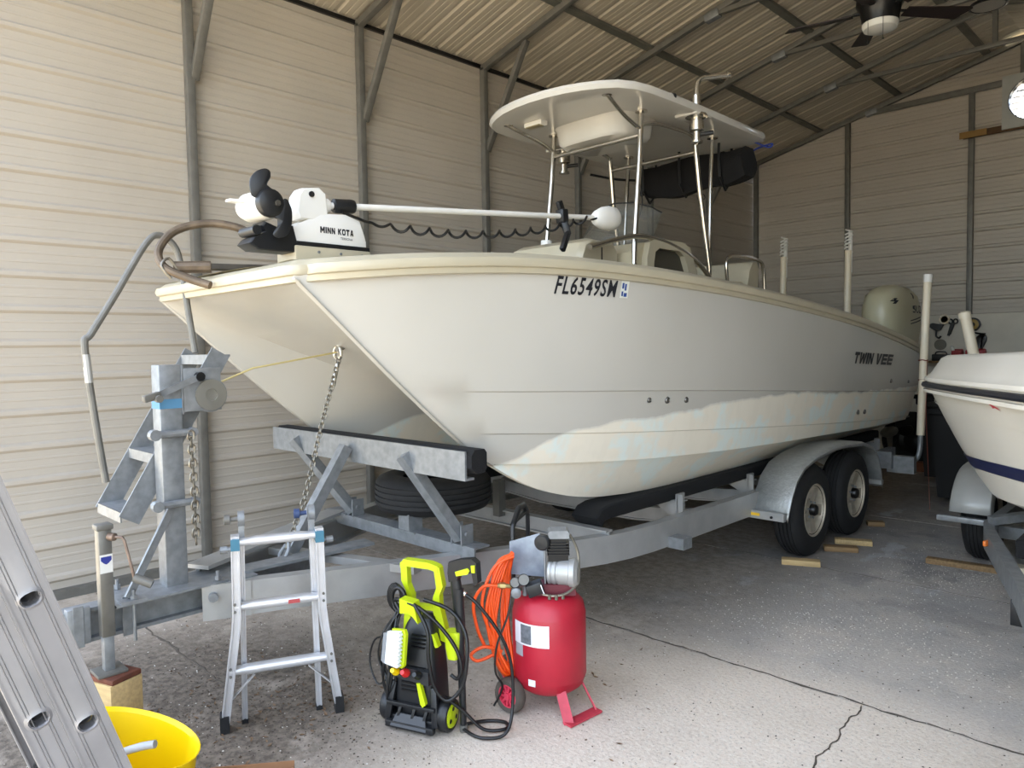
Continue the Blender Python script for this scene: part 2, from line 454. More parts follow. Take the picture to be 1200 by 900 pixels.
obj('girt', MB().b2((-3.95, BY-.07, 4.945), (RX-.3, BY-.006, 5.01), .004), M_galvd, wall_back, 30)
M_board = mat('painted_board', (206,200,186), .7, 0, .12, 3.5, .05, 30)
obj('wainscot_board', MB().b2((WX+.08, BY-.082, .02), (RX-.08, BY-.068, CAMZ+.345)), M_board, wall_back, 0)
# ---- right wall and front gable (outside the frame, they shape the light; right sheets coloured dark to cut bounce)
wall_right = struct('wall_right', (RX, 0, 0)); M_darksheet = mat('dark_sheet_metal', (104,102,98), .5, .2, .1, 2)
for i in range(5):
    sheet('wall_sheet', M_darksheet, wall_right, lambda s, t, d, i=i: (RX+.012-d, t, s+i*SH), SH, WY0, BY)
for y in FRAMES: obj('post', MB().b2((RX-.066, y-TB/2, 0), (RX-.004, y+TB/2, EAVE-.03)), M_galvd, wall_right, 0)
gable = struct('wall_front', (RIDGE, FY, 0))
obj('header', MB().b2((WX, FY, 4.2), (RX, FY+.06, 4.27)), M_galvd, gable, 0)
# ---- roof
ceiling = struct('ceiling', (RIDGE, 0, EAVE))
y0 = WY0-.12; k = 0   # the front bay is bare frame, not sheeted
while y0 < BY:
    for sd in (0, 1):
        def fn(s, t, d, y0=y0, sd=sd, k=k):
            x = (WX-.12)+(RIDGE-WX+.12)*t if sd == 0 else RIDGE+(RX+.12-RIDGE)*t
            zr = EAVE+SLOPE*(x-WX) if sd == 0 else EAVE+SLOPE*(RX-x)
            return (x, y0+s, zr+.02+d+(.0015 if k % 2 else 0))
        sheet('roof_sheet', M_roof, ceiling, fn, SH, 0, 1, 1)
    y0 += SH; k += 1
XT = -3.86
def rz(x): return roofz(x)-.045
for i, y in enumerate(FRAMES):
    for sd in (0, 1):
        x0 = WX+.02 if sd == 0 else RX-.02
        obj('rafter', MB().beam((x0, y, rz(x0)), (RIDGE, y, rz(RIDGE)), TB, TB, bev=.004), M_galvd, ceiling, 30)
    x0, x1 = XT, 2*RIDGE-XT
    obj('collar_tie', MB().beam((x0, y, rz(x0)-.02), (x1, y, rz(x1)-.02), .05, .05, bev=.004), M_galvd, ceiling, 30)
    for xx, sg in ((x0, 1), (x1, -1)):
        obj('tie_bracket', MB().beam((xx-.10*sg, y, rz(xx)-.05), (xx+.06*sg, y, rz(xx)-.02), .085, .075, bev=.01), M_galv, ceiling, 30)
    if 0 < i < 8:
        # knee brace from the post up to the rafter, as seen on the left wall
        a = (WX+.035, y+.035, 3.72); b = (WX+.62, y+.035, rz(WX+.62)-.02)
        obj('knee_brace', MB().beam(a, b, .05, .062, up=(0,1,0), bev=.004), M_galvd, ceiling, 30)
    obj('web_strut', MB().beam((RIDGE, y, rz(XT)), (RIDGE, y, rz(RIDGE)), .05, .05), M_galvd, ceiling, 30)
for x in (-4.62, -3.52, -2.45, -1.65, -.55, .55):
    obj('purlin', MB().beam((x, FY, roofz(x)+.0), (x, BY, roofz(x)+.0), .09, .03), mat('dark_purlin', (116,116,108), .5, .2, .2, 6), ceiling, 0)
obj('eave_rail', MB().b2((WX-.012, FY, EAVE-.035), (WX+.02, BY, EAVE+.0)), M_blackm, ceiling, 0)
# ================================================================ CATAMARAN BOAT
CX = -3.6; BY0 = 1.58; BY1 = 8.45
T_hb = [(1.58,.757),(1.72,.86),(2.0,.985),(2.4,1.10),(2.9,1.19),(3.5,1.25),(4.3,1.28),(5.5,1.29),(7.5,1.285),(8.45,1.26)]
T_zs = [(1.58,2.03),(2.1,2.075),(2.7,2.10),(3.4,2.09),(4.3,2.05),(5.4,1.975),(6.45,1.88),(7.4,1.76),(8.45,1.60)]
T_zk = [(1.58,1.962),(1.8,1.765),(2.1,1.495),(2.49,1.17),(2.70,1.025),(3.0,.87),(3.4,.755),(3.9,.705),(5,.695),(8.45,.72)]
T_e  = [(1.58,.95),(2.5,.72),(3.2,.5),(4,.33),(5,.22),(8.45,.18)]
T_zt = [(1.58,1.968),(1.9,1.83),(2.3,1.665),(2.8,1.48),(3.3,1.38),(4.5,1.33),(8.45,1.28)]
T_A = [(1.58,1.50),(2.1,1.46),(4,1.375),(7.2,1.20),(8.45,1.13)]
T_B = [(1.58,1.29),(2.3,1.235),(4,1.12),(7.2,.92),(8.45,.87)]
T_C = [(1.58,1.12),(2.6,1.045),(4,.95),(7.2,.85),(8.45,.83)]
hb = lambda y: smt(T_hb, y)
zs = lambda y: smt(T_zs, y)
zk = lambda y: smt(T_zk, y)
ex_ = lambda y: smt(T_e, y)
xk = lambda y: .757+.045*min(1, max(0, (y-2.5)/2))
def side_w(y, z):
    # half breadth of the topside at station y and height z
    a, b = zk(y), zs(y); t = min(1, max(0, (z-a)/(b-a)))
    q = min(1, max(0, (y-2.0)/.8)); off = 0
    if z < smt(T_A, y): off += .012*q
    if z < smt(T_B, y): off += .012*q
    return xk(y)+(hb(y)-xk(y))*t**ex_(y)-off*min(1, t*6)
def section(y):
    k = zk(y); s = zs(y)-.05
    A = max(smt(T_A, y), k+.010); B = max(smt(T_B, y), k+.007); C = max(smt(T_C, y), k+.004)
    pts = []
    for i in range(7): pts.append(s+(A+.003-s)*i/6)
    out = [(side_w(y, z), z) for z in pts]
    for u, v in ((A, B), (B, C)):
        for z in (u-.004, (u+v)/2, v+.003): out.append((side_w(y, z), z))
    out.append((side_w(y, C), C)); out.append((max(xk(y)+.012, side_w(y, C)-.035), C-.004))
    out.append((xk(y)+.02, k)); out.append((xk(y)-.02, k))
    q = min(1, max(0, (y-1.58)/1.5)); q = q*q*(3-2*q); zt = smt(T_zt, y)
    h = max(.001, zt-k)
    out.append((xk(y)-.10*q-.02, k+.15*h)); out.append((xk(y)-.20*q-.03, k+.40*h)); out.append((xk(y)-.27*q-.06, k+.70*h))
    out.append((xk(y)-.36*q-.12, k+.93*h)); out.append((.18, zt-.002)); out.append((0, zt))
    full = [(CX+a, y, z) for a, z in out]+[(CX-a, y, z) for a, z in out[-2::-1]]
    return full
st = []; y = BY0
while y < 3.6: st.append(y); y += .075
while y < BY1-.05: st.append(y); y += .25
st.append(BY1)
def hull_mat():
    m = mat('hull_gelcoat', (222,220,214), .3, 0, coat=.2)
    n = m.node_tree.nodes; l = m.node_tree.links; b = n['Principled BSDF']
    tc = n.new('ShaderNodeTexCoord'); sx = n.new('ShaderNodeSeparateXYZ'); l.new(tc.outputs['Object'], sx.inputs[0])
    def noise(sc, det=4, st=None):
        t = n.new('ShaderNodeTexNoise'); t.inputs['Scale'].default_value = sc; t.inputs['Detail'].default_value = det
        s = tc.outputs['Object']
        if st:
            mp = n.new('ShaderNodeMapping'); mp.inputs['Scale'].default_value = st; l.new(s, mp.inputs[0]); s = mp.outputs[0]
        l.new(s, t.inputs['Vector']); return t.outputs[0]
    def mth(op, a, c):
        x = n.new('ShaderNodeMath'); x.operation = op
        for i, v in enumerate((a, c)):
            if isinstance(v, (int, float)): x.inputs[i].default_value = v
            else: l.new(v, x.inputs[i])
        return x.outputs[0]
    def rng(s, a, c, d=0, e=1):
        r = n.new('ShaderNodeMapRange'); r.inputs[1].default_value = a; r.inputs[2].default_value = c; r.inputs[3].default_value = d; r.inputs[4].default_value = e
        l.new(s, r.inputs[0]); return r.outputs[0]
    def mix(f, a, c):
        x = n.new('ShaderNodeMix'); x.data_type = 'RGBA'
        for i, v in ((0, f), (6, a), (7, c)):
            if isinstance(v, tuple): x.inputs[i].default_value = (*v, 1)
            elif isinstance(v, float): x.inputs[i].default_value = v
            else: l.new(v, x.inputs[i])
        return x.outputs[2]
    # scum line left by the water: height as a curve of the length
    fc = n.new('ShaderNodeFloatCurve'); c = fc.mapping.curves[0]
    r = rng(sx.outputs[1], 0, 8)     # object origin sits at the bow tip
    c.points[0].location = (0, .50); c.points[1].location = (1, .60)
    for p_ in ((.125, .50), (.20, .60), (.30, .62), (.42, .64), (.70, .60)): c.points.new(*p_)
    fc.mapping.update(); l.new(r, fc.inputs['Value'])
    wl = mth('MULTIPLY', fc.outputs[0], 2.0)
    d = mth('SUBTRACT', mth('ADD', wl, mth('MULTIPLY', mth('SUBTRACT', noise(5), .5), .06)), sx.outputs[2])
    below = rng(d, -.008, .012)
    pale = mix(rng(noise(3.2, 6, (1, 1, 1.4)), .50, .58), lin((240,233,217)), lin((230,238,232)))
    pale = mix(rng(noise(14, 5, (1, 1, .4)), .50, .62, 0, .6), pale, lin((236,229,213)))
    up = mix(rng(noise(.8, 3), .35, .65), lin((192,189,180)), lin((199,196,188)))
    l.new(mix(below, up, pale), b.inputs['Base Color'])
    l.new(rng(below, 0, 1, .26, .6), b.inputs['Roughness'])
    return m
boat = thing('catamaran_boat', 'large white twin-hulled boat with hardtop standing on the long tandem trailer', 'boat', (CX, BY0, 0))
hm = MB(); hm.loft([section(y) for y in st], False, True)
hull = obj('hull', hm, hull_mat(), boat, 28)
# ---- gunwale cap running round the whole deck edge
path = []
for h in (0, .2, .4, .6, .70): path.append((h, BY0, 0, -1))
for a in (-70, -45, -20, 5): path.append((.717+.04*math.cos(math.radians(a)), BY0+.04+.04*math.sin(math.radians(a)), math.cos(math.radians(a)), math.sin(math.radians(a))))
for y in st[1:]:
    dh = (hb(y+.02)-hb(y-.02))/.04; L = math.hypot(1, dh); path.append((hb(y), y, 1/L, -dh/L))
def cap_sec(h, y, nx, ny, sg):
    z = zs(y); pr = [(-.012,-.085),(.006,-.080),(.010,-.055),(.026,-.050),(.034,-.030),(.026,-.010),(.008,-.006),(.0,.0),(-.02,.016),(-.09,.022),(-.19,.018),(-.20,-.14 if y > 2.3 else -.03)]
    out = []
    for o, dz in pr:
        hx = max(0, h+nx*o) if h > 0 or nx else h+nx*o
        out.append((CX+sg*(h+nx*o), y+ny*o, z+dz))
    return out
for sg in (1, -1):
    pass
cap = MB()
secs = [cap_sec(*p_, -1) for p_ in path[::-1]]+[cap_sec(*p_, 1) for p_ in path[1:]]
cap.loft(secs, False, True)
obj('gunwale_cap', cap, M_cream, boat, 50)
# ---- deck and cockpit liner
dk = MB(); rows = []
for y in st+[BY1]:
    w = hb(y)-.17; z = zs(y)+.012
    rows.append([(CX-w, y+.02, z), (CX-w*.5, y+.02, z+.012), (CX, y+.02, z+.016), (CX+w*.5, y+.02, z+.012), (CX+w, y+.02, z)] if y < 3.35 else
                [(CX-w, y, z), (CX-w+.03, y, 1.42), (CX, y, 1.42), (CX+w-.03, y, 1.42), (CX+w, y, z)])
dk.loft(rows)
obj('deck', dk, M_tan, boat, 30)
# ---- writing on the hull side
def on_hull(y, z, lift=.004): return (CX+side_w(y, z)+lift, y, z)
M_ink = mat('black_vinyl', (20,22,30), .5)
def hull_text(name, body, ya, za, yb, zb_, h, slope=True, **k):
    return lettering(name, body, lambda u, v: on_hull(ya+(yb-ya)*u, za+(zb_-za)*u+h*v), M_ink, boat, **k)
REG = hull_text('registration_number', 'FL6549SM', 2.80, 1.925, 3.235, 1.918, .092, bold=.018, shear=.15, space=1.14)
dec = MB(); dec.loft([[on_hull(y, 1.918), on_hull(y, 2.008)] for y in (3.262, 3.295, 3.325)])
rd = obj('registration_sticker', dec, mat('sticker_paper', (226,230,222), .5), boat, 0)
d2 = MB()
for (a, b_, c, d) in ((3.270,3.285,1.968,1.998),(3.291,3.305,1.958,1.993),(3.270,3.283,1.928,1.953),(3.289,3.313,1.925,1.945)):
    d2.loft([[on_hull(y, c, .006), on_hull(y, d, .006)] for y in (a, b_)])
obj('sticker_print', d2, mat('blue_print', (40,70,140), .5), rd, 0)
for word, ya, yb, za, zb_ in (('TWIN', 6.53, 6.98, 1.475, 1.455), ('VEE', 7.05, 7.50, 1.452, 1.432)):
    block_text('maker_lettering', word, lambda u, v: on_hull(ya+(yb-ya)*u, za+(zb_-za)*u+.10*v), M_ink, boat, gap=.10, shear=.25)
for (y, z, r) in ((3.66,1.335,.016),(3.83,1.325,.021),(4.02,1.315,.018),(6.86,1.03,.022),(7.03,1.02,.022),(7.55,1.28,.02),(8.1,1.25,.016)):
    P = Vector(on_hull(y, z, -.004)); t = MB().lathe([(0.001,.012),(r*.5,.012),(r*.55,.004),(r*.8,.014),(r,.010),(r*1.05,0)], P, (1, 0, .05), 14)
    obj('drain_fitting', t, mat('fitting_metal', (110,108,104), .35, .7), boat, 40)
# ---- bow eye in the tunnel
be = MB().tube([(CX+.0+.035*math.cos(a), 2.285-.03*math.sin(a)*0-.03+.03*math.cos(a)*0, 1.645+.035*math.sin(a)) for a in [i*PI/8 for i in range(16)]], .010, 8, closed=True)
be.cyl((CX, 2.25, 1.66), (CX, 2.33, 1.70), .018)
obj('bow_eye', be, M_steel, boat)
# ---- hardtop
HZ = 3.385; HF = 4.05; HR = 6.10; HW = .715
def ht_outline(s=1.0, n=8):
    pts = []
    # rounded front, straight sides, squarer back (half, mirrored)
    hal = [(0, 3.84),(.15,3.85),(.3,3.88),(.42,3.925),(.53,3.985),(.62,4.06),(.68,4.17),(.708,4.32),(.718,4.6)]
    hal += [(HW+.01, 5.2), (HW, HR-.10), (HW-.03, HR-.03), (HW-.10, HR), (0, HR+.02)]
    full = hal+[(-h, y) for h, y in hal[-2:0:-1]]
    c = (0, 5.1)
    return [(c[0]+(h-c[0])*s, c[1]+(y-c[1])*s) for h, y in full]
hz_front = lambda y: HZ-.0*(y-HF)
ht = MB(); secs = []
for s, z in ((.0,.0),(.80,-.0),(.93,-.012),(.985,-.006),(1.0,.02),(.99,.045),(.93,.062),(.6,.085),(.0,.095)):
    secs.append([(CX+h, y, hz_front(y)+z) for h, y in ht_outline(max(s, .001))])
ht.loft(secs, True)
hardtop = obj('hardtop', ht, M_gel, boat, 45)
hp = MB(); sec = []
for s, z in ((1.06,0),(1.0,-.02),(.94,-.13),(.86,-.155),(.01,-.158)):
    ring = []
    for i in range(24):
        a = 2*PI*i/24; c_, s_ = math.cos(a), math.sin(a)
        ring.append((CX+.0+.36*s*math.copysign(abs(c_)**.5, c_), 4.72+.26*s*math.copysign(abs(s_)**.5, s_), HZ+.004+z))
    sec.append(ring)
hp.loft(sec, True); obj('electronics_box', hp, M_gel, hardtop, 40)
sp = MB().b2((CX-.38, 4.20, HZ-.035), (CX-.20, 4.28, HZ+.002), .01); sp_o = obj('spreader_light', sp, M_white, hardtop, 30)
obj('light_lens', MB().b2((CX-.36, 4.195, HZ-.042), (CX-.22, 4.26, HZ-.034), .003), mat('lamp_lens', (150,140,110), .3), hardtop, 30)
pipe = lambda pts, r=.019, name='frame_tube', par=None: obj(name, MB().tube(pts, r, 10), M_steel, par or boat, 60)
SX = .426
for sg in (1, -1):
    x = CX+sg*SX
    pipe([(x, 4.61, HZ), (x+.004*sg, 4.575, 3.0), (x+.01*sg, 4.50, 2.42), (x+.012*sg, 4.47, 2.05), (x+.012*sg, 4.46, 1.43)], .021)
    pipe(spl([(x, 4.590, 3.25), (x-.0*sg, 4.42, 3.30), (x+.03*sg, 4.25, 3.345), (x+.05*sg, 4.15, 3.375), (x+.05*sg, 4.13, HZ+.0)], 4), .015)
    pipe([(x, 5.36, 3.33), (x+.01*sg, 5.42, 2.9), (x+.02*sg, 5.545, 2.30), (x+.02*sg, 5.56, 1.43)], .021)
    pipe(spl([(x, 5.64, HZ), (x, 5.61, 3.05), (x+.01*sg, 5.575, 2.6), (x+.02*sg, 5.545, 2.42), (x+.02*sg, 5.545, 2.30)], 4), .017)
    pipe(spl([(x, 4.60, 3.28), (x, 4.8, 3.33), (x, 5.1, 3.345), (x, 5.3, 3.34), (x, 5.37, 3.28), (x, 5.38, 3.15)], 4), .015)
    for (yy) in (4.61, 5.64): obj('tube_flange', MB().cyl((x, yy, HZ-.012), (x, yy, HZ+.004), .045, 16), M_steel, boat)
    obj('tube_flange', MB().cyl((x+.05*sg, 4.13, HZ-.010), (x+.05*sg, 4.13, HZ+.006), .035, 16), M_steel, boat)
for yy, z in ((4.595, 3.205), (5.38, 3.22)):
    pipe([(CX-SX, yy, z), (CX+SX, yy, z)], .017, 'cross_tube')
# rod-holder clamps on the hardtop legs and fittings
for sg in (1, -1):
    x = CX+sg*(HW-.06)
    f = obj('outrigger_mount', MB().lathe([(.075,0),(.085,-.02),(.04,-.025),(.04,-.05),(.055,-.055),(.055,-.12),(.03,-.13),(.03,-.19),(.045,-.195),(.045,-.21),(0.001,-.215)], (x, 5.0, HZ), (0,0,1), 16), M_steel, hardtop, 40)
    obj('mount_plate', MB().b2((x-.13, 4.90, HZ-.02), (x+.06, 5.12, HZ+.01), .01), M_gel, hardtop, 30)
    obj('crank_knob', MB().cyl((x+.0, 5.0, HZ-.15), (x+.10, 5.07, HZ-.14), .016), M_black, hardtop)
    t = MB().tube([(x, 5.0, HZ+.0), (x, 5.0, HZ+.14)], .032, 12); t.tube(spl([(x, 5.0, HZ+.12), (x, 5.01, HZ+.22), (x+.02, 5.03, HZ+.265), (x+.07, 5.09, HZ+.28), (x+.15, 5.18, HZ+.295)], 4), .02, 10)
    t.cyl((x+.15, 5.18, HZ+.295), (x+.165, 5.198, HZ+.298), .026)
    obj('outrigger_base', t, M_steel, hardtop, 40)
obj('nav_light', MB().lathe([(0.001,.02),(.02,.018),(.035,.0),(.035,-.03),(0.001,-.03)], (CX+HW-.04, 4.62, HZ+.035), (1,-.3,0), 16), M_white, hardtop, 40)
obj('nav_lens', MB().sphere((CX+HW-.012, 4.61, HZ+.035), .022, 10), M_black, hardtop)
obj('roof_speaker', MB().lathe([(.055,0),(.055,-.015),(.03,-.03),(0.001,-.03)], (CX+.18, 4.95, HZ-.0), (0,0,1), 16), M_white, hardtop, 40)
# ---- console, windscreen, seats
con = MB()
def boxloft(x0, x1, prof, r=.05):
    # prof: (y,z) outline in the length plane, extruded over x with softened edges
    m_ = MB(); n = len(prof); cy = sum(p_[0] for p_ in prof)/n; cz = sum(p_[1] for p_ in prof)/n
    sc = []
    for x, s in ((x0, .92), (x0+r*.3, .975), (x0+r, 1), (x1-r, 1), (x1-r*.3, .975), (x1, .92)):
        sc.append([(x, cy+(a-cy)*s, cz+(b_-cz)*s) for a, b_ in prof])
    m_.loft(sc, True, True); return m_
console = obj('console', boxloft(CX-.44, CX+.44, [(4.42,1.43),(4.42,2.18),(4.46,2.34),(4.58,2.42),(4.95,2.47),(5.12,2.42),(5.26,2.2),(5.3,1.43)], .07), M_tan, boat, 40)
obj('console_seat', boxloft(CX-.36, CX+.36, [(3.98,1.43),(3.98,2.30),(4.02,2.385),(4.10,2.42),(4.36,2.41),(4.40,2.36),(4.40,1.43)], .06), M_cream, boat, 40)
obj('seat_seam', MB().b2((CX+.340, 4.20, 2.10), (CX+.3625, 4.212, 2.36)), M_black, boat, 0)
ws = MB(); secs = []
for a in [-70, -50, -25, 0, 25, 50, 70]:
    q = math.radians(a); secs.append([(CX+.40*math.sin(q)/math.sin(math.radians(70)), 4.72-.18*math.cos(q)+.10*abs(math.sin(q)), 2.41), (CX+.34*math.sin(q)/math.sin(math.radians(70)), 4.98-.14*math.cos(q)+.08*abs(math.sin(q)), 2.80)])
for s_ in secs: s_[1] = (s_[1][0], s_[1][1], 2.80-.10*abs((s_[1][0]-CX)/.34)**3)
ws.loft(secs)
M_glass = mat('smoked_acrylic', (120,118,108), .08, 0, alpha=.30)
wo = obj('windscreen', ws, M_glass, console, 60); sm = wo.modifiers.new('thickness', 'SOLIDIFY'); sm.thickness = .006
obj('windscreen_edge', MB().tube([s_[1] for s_ in secs], .006, 6), M_black, console)
pipe(spl([(CX+.46, 3.95, 2.33), (CX+.47, 4.3, 2.42), (CX+.475, 4.55, 2.455), (CX+.475, 4.85, 2.44), (CX+.475, 5.2, 2.36), (CX+.47, 5.5, 2.22), (CX+.46, 5.62, 2.05)], 5), .019, 'grab_rail', console)
pipe(spl([(CX-.46, 3.95, 2.33), (CX-.47, 4.55, 2.455), (CX-.475, 5.2, 2.36), (CX-.46, 5.6, 2.1)], 6), .019, 'grab_rail', console)
# side frame of the helm with its rounded opening
fr = MB(); outer = [(4.58,1.9),(4.58,2.30),(4.62,2.42),(4.70,2.455),(5.08,2.455),(5.18,2.42),(5.27,2.25),(5.40,1.9)]
inner = [(4.67,1.9),(4.67,2.26),(4.69,2.355),(4.75,2.385),(5.02,2.385),(5.09,2.35),(5.16,2.22),(5.27,1.9)]
X0 = CX+.44; vs = []
for x in (X0, X0+.05):
    vs += [(x, a, b_) for a, b_ in outer]+[(x, a, b_) for a, b_ in inner]
n8 = 8; fs = []
for i in range(7):
    fs += [(i, i+1, 8+i+1, 8+i), (16+i, 16+8+i, 16+8+i+1, 16+i+1), (i, 16+i, 16+i+1, i+1), (8+i, 8+i+1, 24+i+1, 24+i)]
fr.add(vs, fs); obj('helm_side_frame', fr, M_cream, console, 30)
obj('helm_panel', MB().b2((CX+.432, 4.64, 1.9), (CX+.446, 5.25, 2.40)), mat('dark_console_face', (70,66,56), .6), console, 0)
# leaning post with backrest
lp = obj('leaning_post', boxloft(CX-.42, CX+.42, [(5.78,1.43),(5.74,2.12),(5.80,2.20),(6.20,2.22),(6.26,2.12),(6.22,1.43)], .06), M_tan, boat, 40)
obj('backrest', boxloft(CX-.40, CX+.42, [(6.24,2.10),(6.30,2.32),(6.36,2.40),(6.46,2.42),(6.50,2.34),(6.46,2.06)], .06), M_cream, lp, 40)
pipe(spl([(CX+.44, 5.86, 2.20), (CX+.445, 5.84, 2.36), (CX+.445, 5.95, 2.425), (CX+.445, 6.40, 2.42), (CX+.445, 6.53, 2.34), (CX+.44, 6.56, 2.0)], 5), .016, 'backrest_rail', lp)
# ---- black soft bag laced up under the back of the hardtop
bag = thing('rolled_enclosure', 'black rolled-up soft curtain hanging under the rear of the boat hardtop', 'curtain', (CX, 5.95, 3.0))
bm_ = MB(); secs = []
random.seed(5)
for i in range(21):
    t = i/20; x = CX-.52+1.12*t
    top = 3.33-.015*math.sin(t*9); bot = 3.03+.02*math.sin(t*11+.5)+(.05 if t < .06 else 0)+.07*max(0, t-.8)/.2
    w = .07+.02*math.sin(t*7)+.05*max(0, t-.7)/.3
    j_ = lambda: random.uniform(-.010, .010)
    secs.append([(x, 5.95-w*.5, top), (x+j_(), 5.95-w-.01+j_(), top-.08), (x+j_(), 5.95-w*1.1+j_(), (top+bot)/2), (x+j_(), 5.95-w*1.05+j_(), bot+.06), (x, 5.95-w*.6, bot), (x, 5.95+w*.6, bot), (x+j_(), 5.95+w+j_(), bot+.08), (x, 5.95+w, top-.1), (x, 5.95+w*.5, top)])
bm_.loft(secs, True, True); obj('cloth', bm_, mat('black_canvas', (9,9,13), .9, 0, .3, 14, .5, 30), bag, 40)
obj('hem_cord', MB().tube(spl([(CX-.95+.25, 5.42, 3.24), (CX-.55, 5.6, 3.20), (CX-.50, 5.88, 3.22)], 6), .012, 6), M_black, bag)
for t in (.1, .45, .8):
    x = CX-.52+1.12*t; obj('strap', MB().tube([(x, 5.84, 3.39), (x, 5.83, 3.25), (x+.01, 5.83, 3.10), (x, 5.95, 3.0), (x, 6.06, 3.10), (x, 6.06, 3.39)], .012, 6), M_black, bag)
obj('lacing', MB().tube(spl([(CX+.2+.03*math.cos(i*1.1), 5.80+.01*i, 3.00-.05*math.sin(i*.9)**2-.02) for i in range(9)], 4), .003, 5), M_black, bag)
obj('lashing_strap', MB().tube(spl([(CX-.10, 5.40, 3.23), (CX-.12, 5.36, 3.10), (CX-.10, 5.38, 2.9), (CX-.14, 5.36, 2.72)], 4), .006, 6), M_black, bag)
rope = MB().tube(spl([(CX+.60, 6.02, 3.385), (CX+.70, 6.10, 3.33), (CX+.715, 6.12, 3.36), (CX+.56, 6.12, 3.34), (CX+.50, 6.05, 3.25), (CX+.30, 6.02, 3.22)], 6), .008, 6)
tag(obj('blue_rope', rope, mat('blue_cord', (30,50,130), .7)), 'thin blue rope knotted under the rear corner of the hardtop', 'rope')
# ---- white wrapped sleeve with a red band low on the far front leg
obj('leg_sleeve', MB().cyl((CX-SX-.01, 4.497, 2.37), (CX-SX-.01, 4.508, 2.52), .045, 18), M_white, boat, 40)
obj('sleeve_band', MB().cyl((CX-SX-.01, 4.500, 2.42), (CX-SX-.01, 4.504, 2.455), .0458, 18), mat('red_print', (150,60,56), .5), boat, 40)
# ================================================================ TANDEM BOAT TRAILER
trailer = thing('boat_trailer', 'long galvanised and aluminium tandem-axle trailer under the big white boat', 'trailer', (CX, 5.0, 0))
def sweep(path, prof, up=(0,0,1), closed=True):
    P = [Vector(p) for p in path]; up = Vector(up); secs = []
    for i in range(len(P)):
        t = (P[min(i+1, len(P)-1)]-P[max(i-1, 0)]).normalized(); sd = t.cross(up).normalized(); u = sd.cross(t)
        secs.append([P[i]+sd*a+u*b for a, b in prof])
    return MB().loft(secs, closed, True)
def ibeam(w, h, t): 
    a, b = w/2, h/2; q = t/2
    return [(-a,-b),(a,-b),(a,-b+t),(q,-b+t),(q,b-t),(a,b-t),(a,b),(-a,b),(-a,b-t),(-q,b-t),(-q,-b+t),(-a,-b+t)]
ZF = .47
for sg in (1, -1):
    pth = [(CX+sg*.10, 1.42, ZF), (CX+sg*.90, 3.22, ZF), (CX+sg*.965, 3.40, ZF), (CX+sg*1.005, 3.58, ZF), (CX+sg*1.025, 3.8, ZF), (CX+sg*1.03, 4.2, ZF), (CX+sg*1.03, 8.25, ZF)]
    obj('main_beam', sweep(pth, [(sg*a_, b_) for a_, b_ in ((-.035,-.0825),(.035,-.0825),(.035,.0825),(-.035,.0825),(-.035,.0705),(.025,.0705),(.025,-.0705),(-.035,-.0705))]), M_alu, trailer, 30)
obj('tongue', sweep([(CX, -.1, .475), (CX, 2.1, .475)], ibeam(.09, .15, .016)), M_galv, trailer, 30)
obj('tongue_plate', MB().b2((CX-.16, 1.525, .552), (CX+.17, 1.66, .560)), M_galv, trailer, 0)
obj('splice_plate', MB().beam((CX+.125, 1.40, .47), (CX+.215, 1.60, .47), .02, .17), M_alu, trailer, 0)
obj('splice_bolt', MB().cyl((CX+.15, 1.44, .50), (CX+.18, 1.43, .50), .022, 8), M_galv, trailer)
obj('coupler', MB().b2((CX-.06, -.45, .42), (CX+.06, 0, .55), .02), M_galv, trailer, 30)
for y, z in ((3.42, .50), (4.45, .45), (5.35, .45), (7.0, .42), (8.15, .45)):
    obj('cross_member', sweep([(CX-1.0, y, z+.03), (CX-.45, y, z-.02 if y > 4 else z+.03), (CX+.45, y, z-.02 if y > 4 else z+.03), (CX+1.0, y, z+.03)], ibeam(.06, .10, .010)), M_alu, trailer, 30)
# bunk boards under the keels
for sg in (1, -1):
    x = CX+sg*.80
    pr = [(-.09,-.045),(.09,-.045),(.10,-.03),(.10,.035),(.09,.045),(-.09,.045),(-.10,.035),(-.10,-.03)]
    obj('bunk', sweep([(x, 3.46, .60), (x, 3.50, .640), (x, 3.56, .652), (x, 5.9, .652), (x, 8.25, .672)], pr), M_carpet, trailer, 40)
    for y in (4.28, 5.28, 6.9, 8.05):
        xb = CX+sg*.985
        obj('bunk_post', MB().b2((xb-.05, y-.045, .42), (xb-.035, y+.045, .66)).b2((xb-.04, y-.045, .42), (xb+.005, y-.033, .66)), M_alu, trailer, 0)
        obj('post_bolt', MB().cyl((xb-.04, y+.01, .58), (xb-.02, y+.01, .58), .017, 8), M_galv, trailer)
        obj('bunk_bracket', MB().prism([(0,0),(.24,.0),(.24,-.015),(.06,-.10),(0,-.10)], (xb-.04 if sg > 0 else xb+.04, y-.03, .612), (-sg,0,0), (0,0,1), (0,.008,0)).b2((xb-sg*.28, y-.04, .604), (xb-sg*.02, y+.06, .611)), M_alu, trailer, 0)
